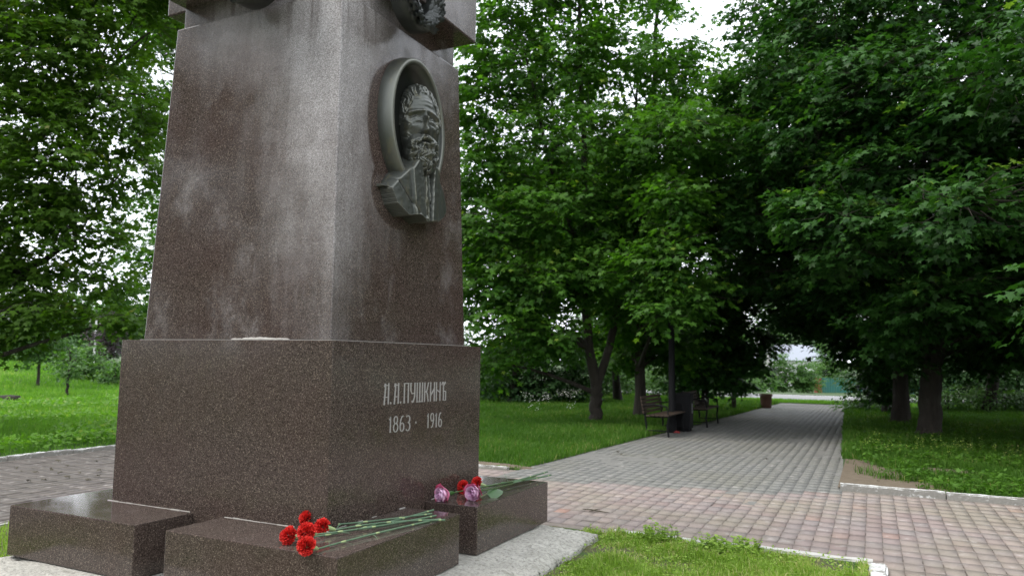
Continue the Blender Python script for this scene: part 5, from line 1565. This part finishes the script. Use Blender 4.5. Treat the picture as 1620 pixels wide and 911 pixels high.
# pale seed heads standing in the right lawn
x, y, z, r = scatter(2.9, 9, 10.0, 13.2, 600, 10, lambda x, y: fbm(x, y, .9, 84) > .45)
T = Tubes(); P, D, NN, S, TN = [], [], [], [], []
for a, b2 in zip(x, y):
    hh = r.uniform(.22, .42); lx, ly = r.normal(0, .04, 2)
    T.add([(a, b2, ZP), (a + lx, b2 + ly, ZP + hh)], [.003, .0015], 3)
    for q in range(7):
        f2 = r.uniform(.65, 1.02); ang = r.uniform(0, 6.28)
        P.append((a + lx * f2, b2 + ly * f2, ZP + hh * f2)); D.append((math.cos(ang), math.sin(ang), .5)); NN.append((0, 0, 1)); S.append(r.uniform(.015, .03)); TN.append(r.uniform(.7, 1))
tag(link('seed_stalks', T.mesh('seed_stalks'), M['grass']), 'thin seed stalks standing above the right lawn', 'weeds', kind='stuff')
tag(link('seed_heads', leaves_mesh('seed_heads', np.array(P), np.array(D), np.array(NN), np.array(S), np.array(TN), True), M['clover']), 'pale small seed heads above the right lawn', 'weeds', kind='stuff')
# middle lawn between the ring and the path
x, y, z, r = scatter(-8.4, .2, 5.95, 27, 420000, 11, lambda x, y: (x < PLX(y) + .05 * (fbm(y, y * 0, 2, 85) - .3)) & ~in_dirt(x, y), 12.5)
ht = r.uniform(.07, .20, len(x)) * (.5 + .9 * fbm(x, y, 1.1, 86)) * np.clip(.4 + (y - 6.0) * .4, .4, 1)
tag(blades('grass', x, y, hgt(x, y), ht, r.uniform(.007, .013, len(x)) * np.maximum(1, z / 12), r.normal(.45, .18, len(x)) + 1.0 * (fbm(x, y, .8, 87) - .5) + .5 * (r.random(len(x)) < .05), M['grass'], 12, .55), 'tufted grass on the lawn left of the grey path', 'grass', kind='stuff')
# left lawn
x, y, z, r = scatter(-46, -8.42, -8, 30, 900000, 13, lambda x, y: x < -8.44, 14)
ht = r.uniform(.10, .26, len(x)) * (.5 + .9 * fbm(x, y, .7, 88)) * np.clip(.5 + (-8.4 - x) * .5, .5, 1)
tag(blades('grass', x, y, hgt(x, y), ht, r.uniform(.008, .014, len(x)) * np.maximum(1, z / 11), r.normal(.48, .18, len(x)) + 1.1 * (fbm(x, y, .5, 89) - .5) + .5 * (r.random(len(x)) < .06), M['grass_far'], 14, .55), 'tall meadow grass on the left lawn', 'grass', kind='stuff')
# broad leaves (dandelion, plantain) in the left meadow
x, y, z, r = scatter(-20, -8.6, -2, 16, 50000, 15, lambda x, y: fbm(x, y, .8, 90) > .46, 14)
n = len(x)
Dd = np.stack([r.normal(0, 1, n), r.normal(0, 1, n), r.uniform(-.1, .9, n)], -1); Nn_ = np.stack([r.normal(0, .4, n), r.normal(0, .4, n), np.ones(n)], -1)
me = leaves_mesh('ground_cover', np.stack([x, y, hgt(x, y) + r.uniform(.08, .26, n)], -1), Dd, Nn_, r.uniform(.05, .12, n), r.normal(.55, .22, n), True)
tag(link('ground_cover', me, M['grass_far']), 'broad leaved weeds in the left meadow', 'weeds', kind='stuff')
# verge before the road
x, y, z, r = scatter(-8, 12, 27.5, 29.6, 26000, 16, lambda x, y: x < 60)
tag(blades('grass', x, y, hgt(x, y) + .02, r.uniform(.05, .13, len(x)), r.uniform(.02, .035, len(x)), r.normal(.5, .2, len(x)), M['grass_far'], 17, .5, 1), 'grass verge between the path end and the road', 'grass', kind='stuff')
# white umbels at the back of the middle lawn
P, D, NN, S, TN = [], [], [], [], []
r = np.random.default_rng(9)
for px, py in [(890, 632), (900, 628), (883, 630), (896, 637), (905, 636), (860, 644), (866, 640), (915, 630), (828, 640), (838, 646), (905, 658), (848, 662)]:
    p = on_z(px, py + 14)
    for q in range(26):
        P.append(tuple(p + np.array([r.normal(0, .09), r.normal(0, .09), r.uniform(.38, .62)]))); D.append((r.normal(), r.normal(), .2)); NN.append((r.normal(0, .3), r.normal(0, .3), 1)); S.append(r.uniform(.03, .05)); TN.append(r.uniform(.5, 1))
tag(link('white_umbels', leaves_mesh('white_umbels', np.array(P), np.array(D), np.array(NN), np.array(S), np.array(TN), True), simple('white umbel', (.65, .67, .6), .8)), 'small white wildflowers below the dark bushes', 'flowers', kind='stuff')

print('TREES', TREE_STATS)
print('TRIS', sum(sum(max(0, p.loop_total - 2) for p in m.polygons) if len(m.polygons) < 5000 else len(m.polygons) * (1 if m.polygons[0].loop_total == 3 else 2) for m in bpy.data.meshes))
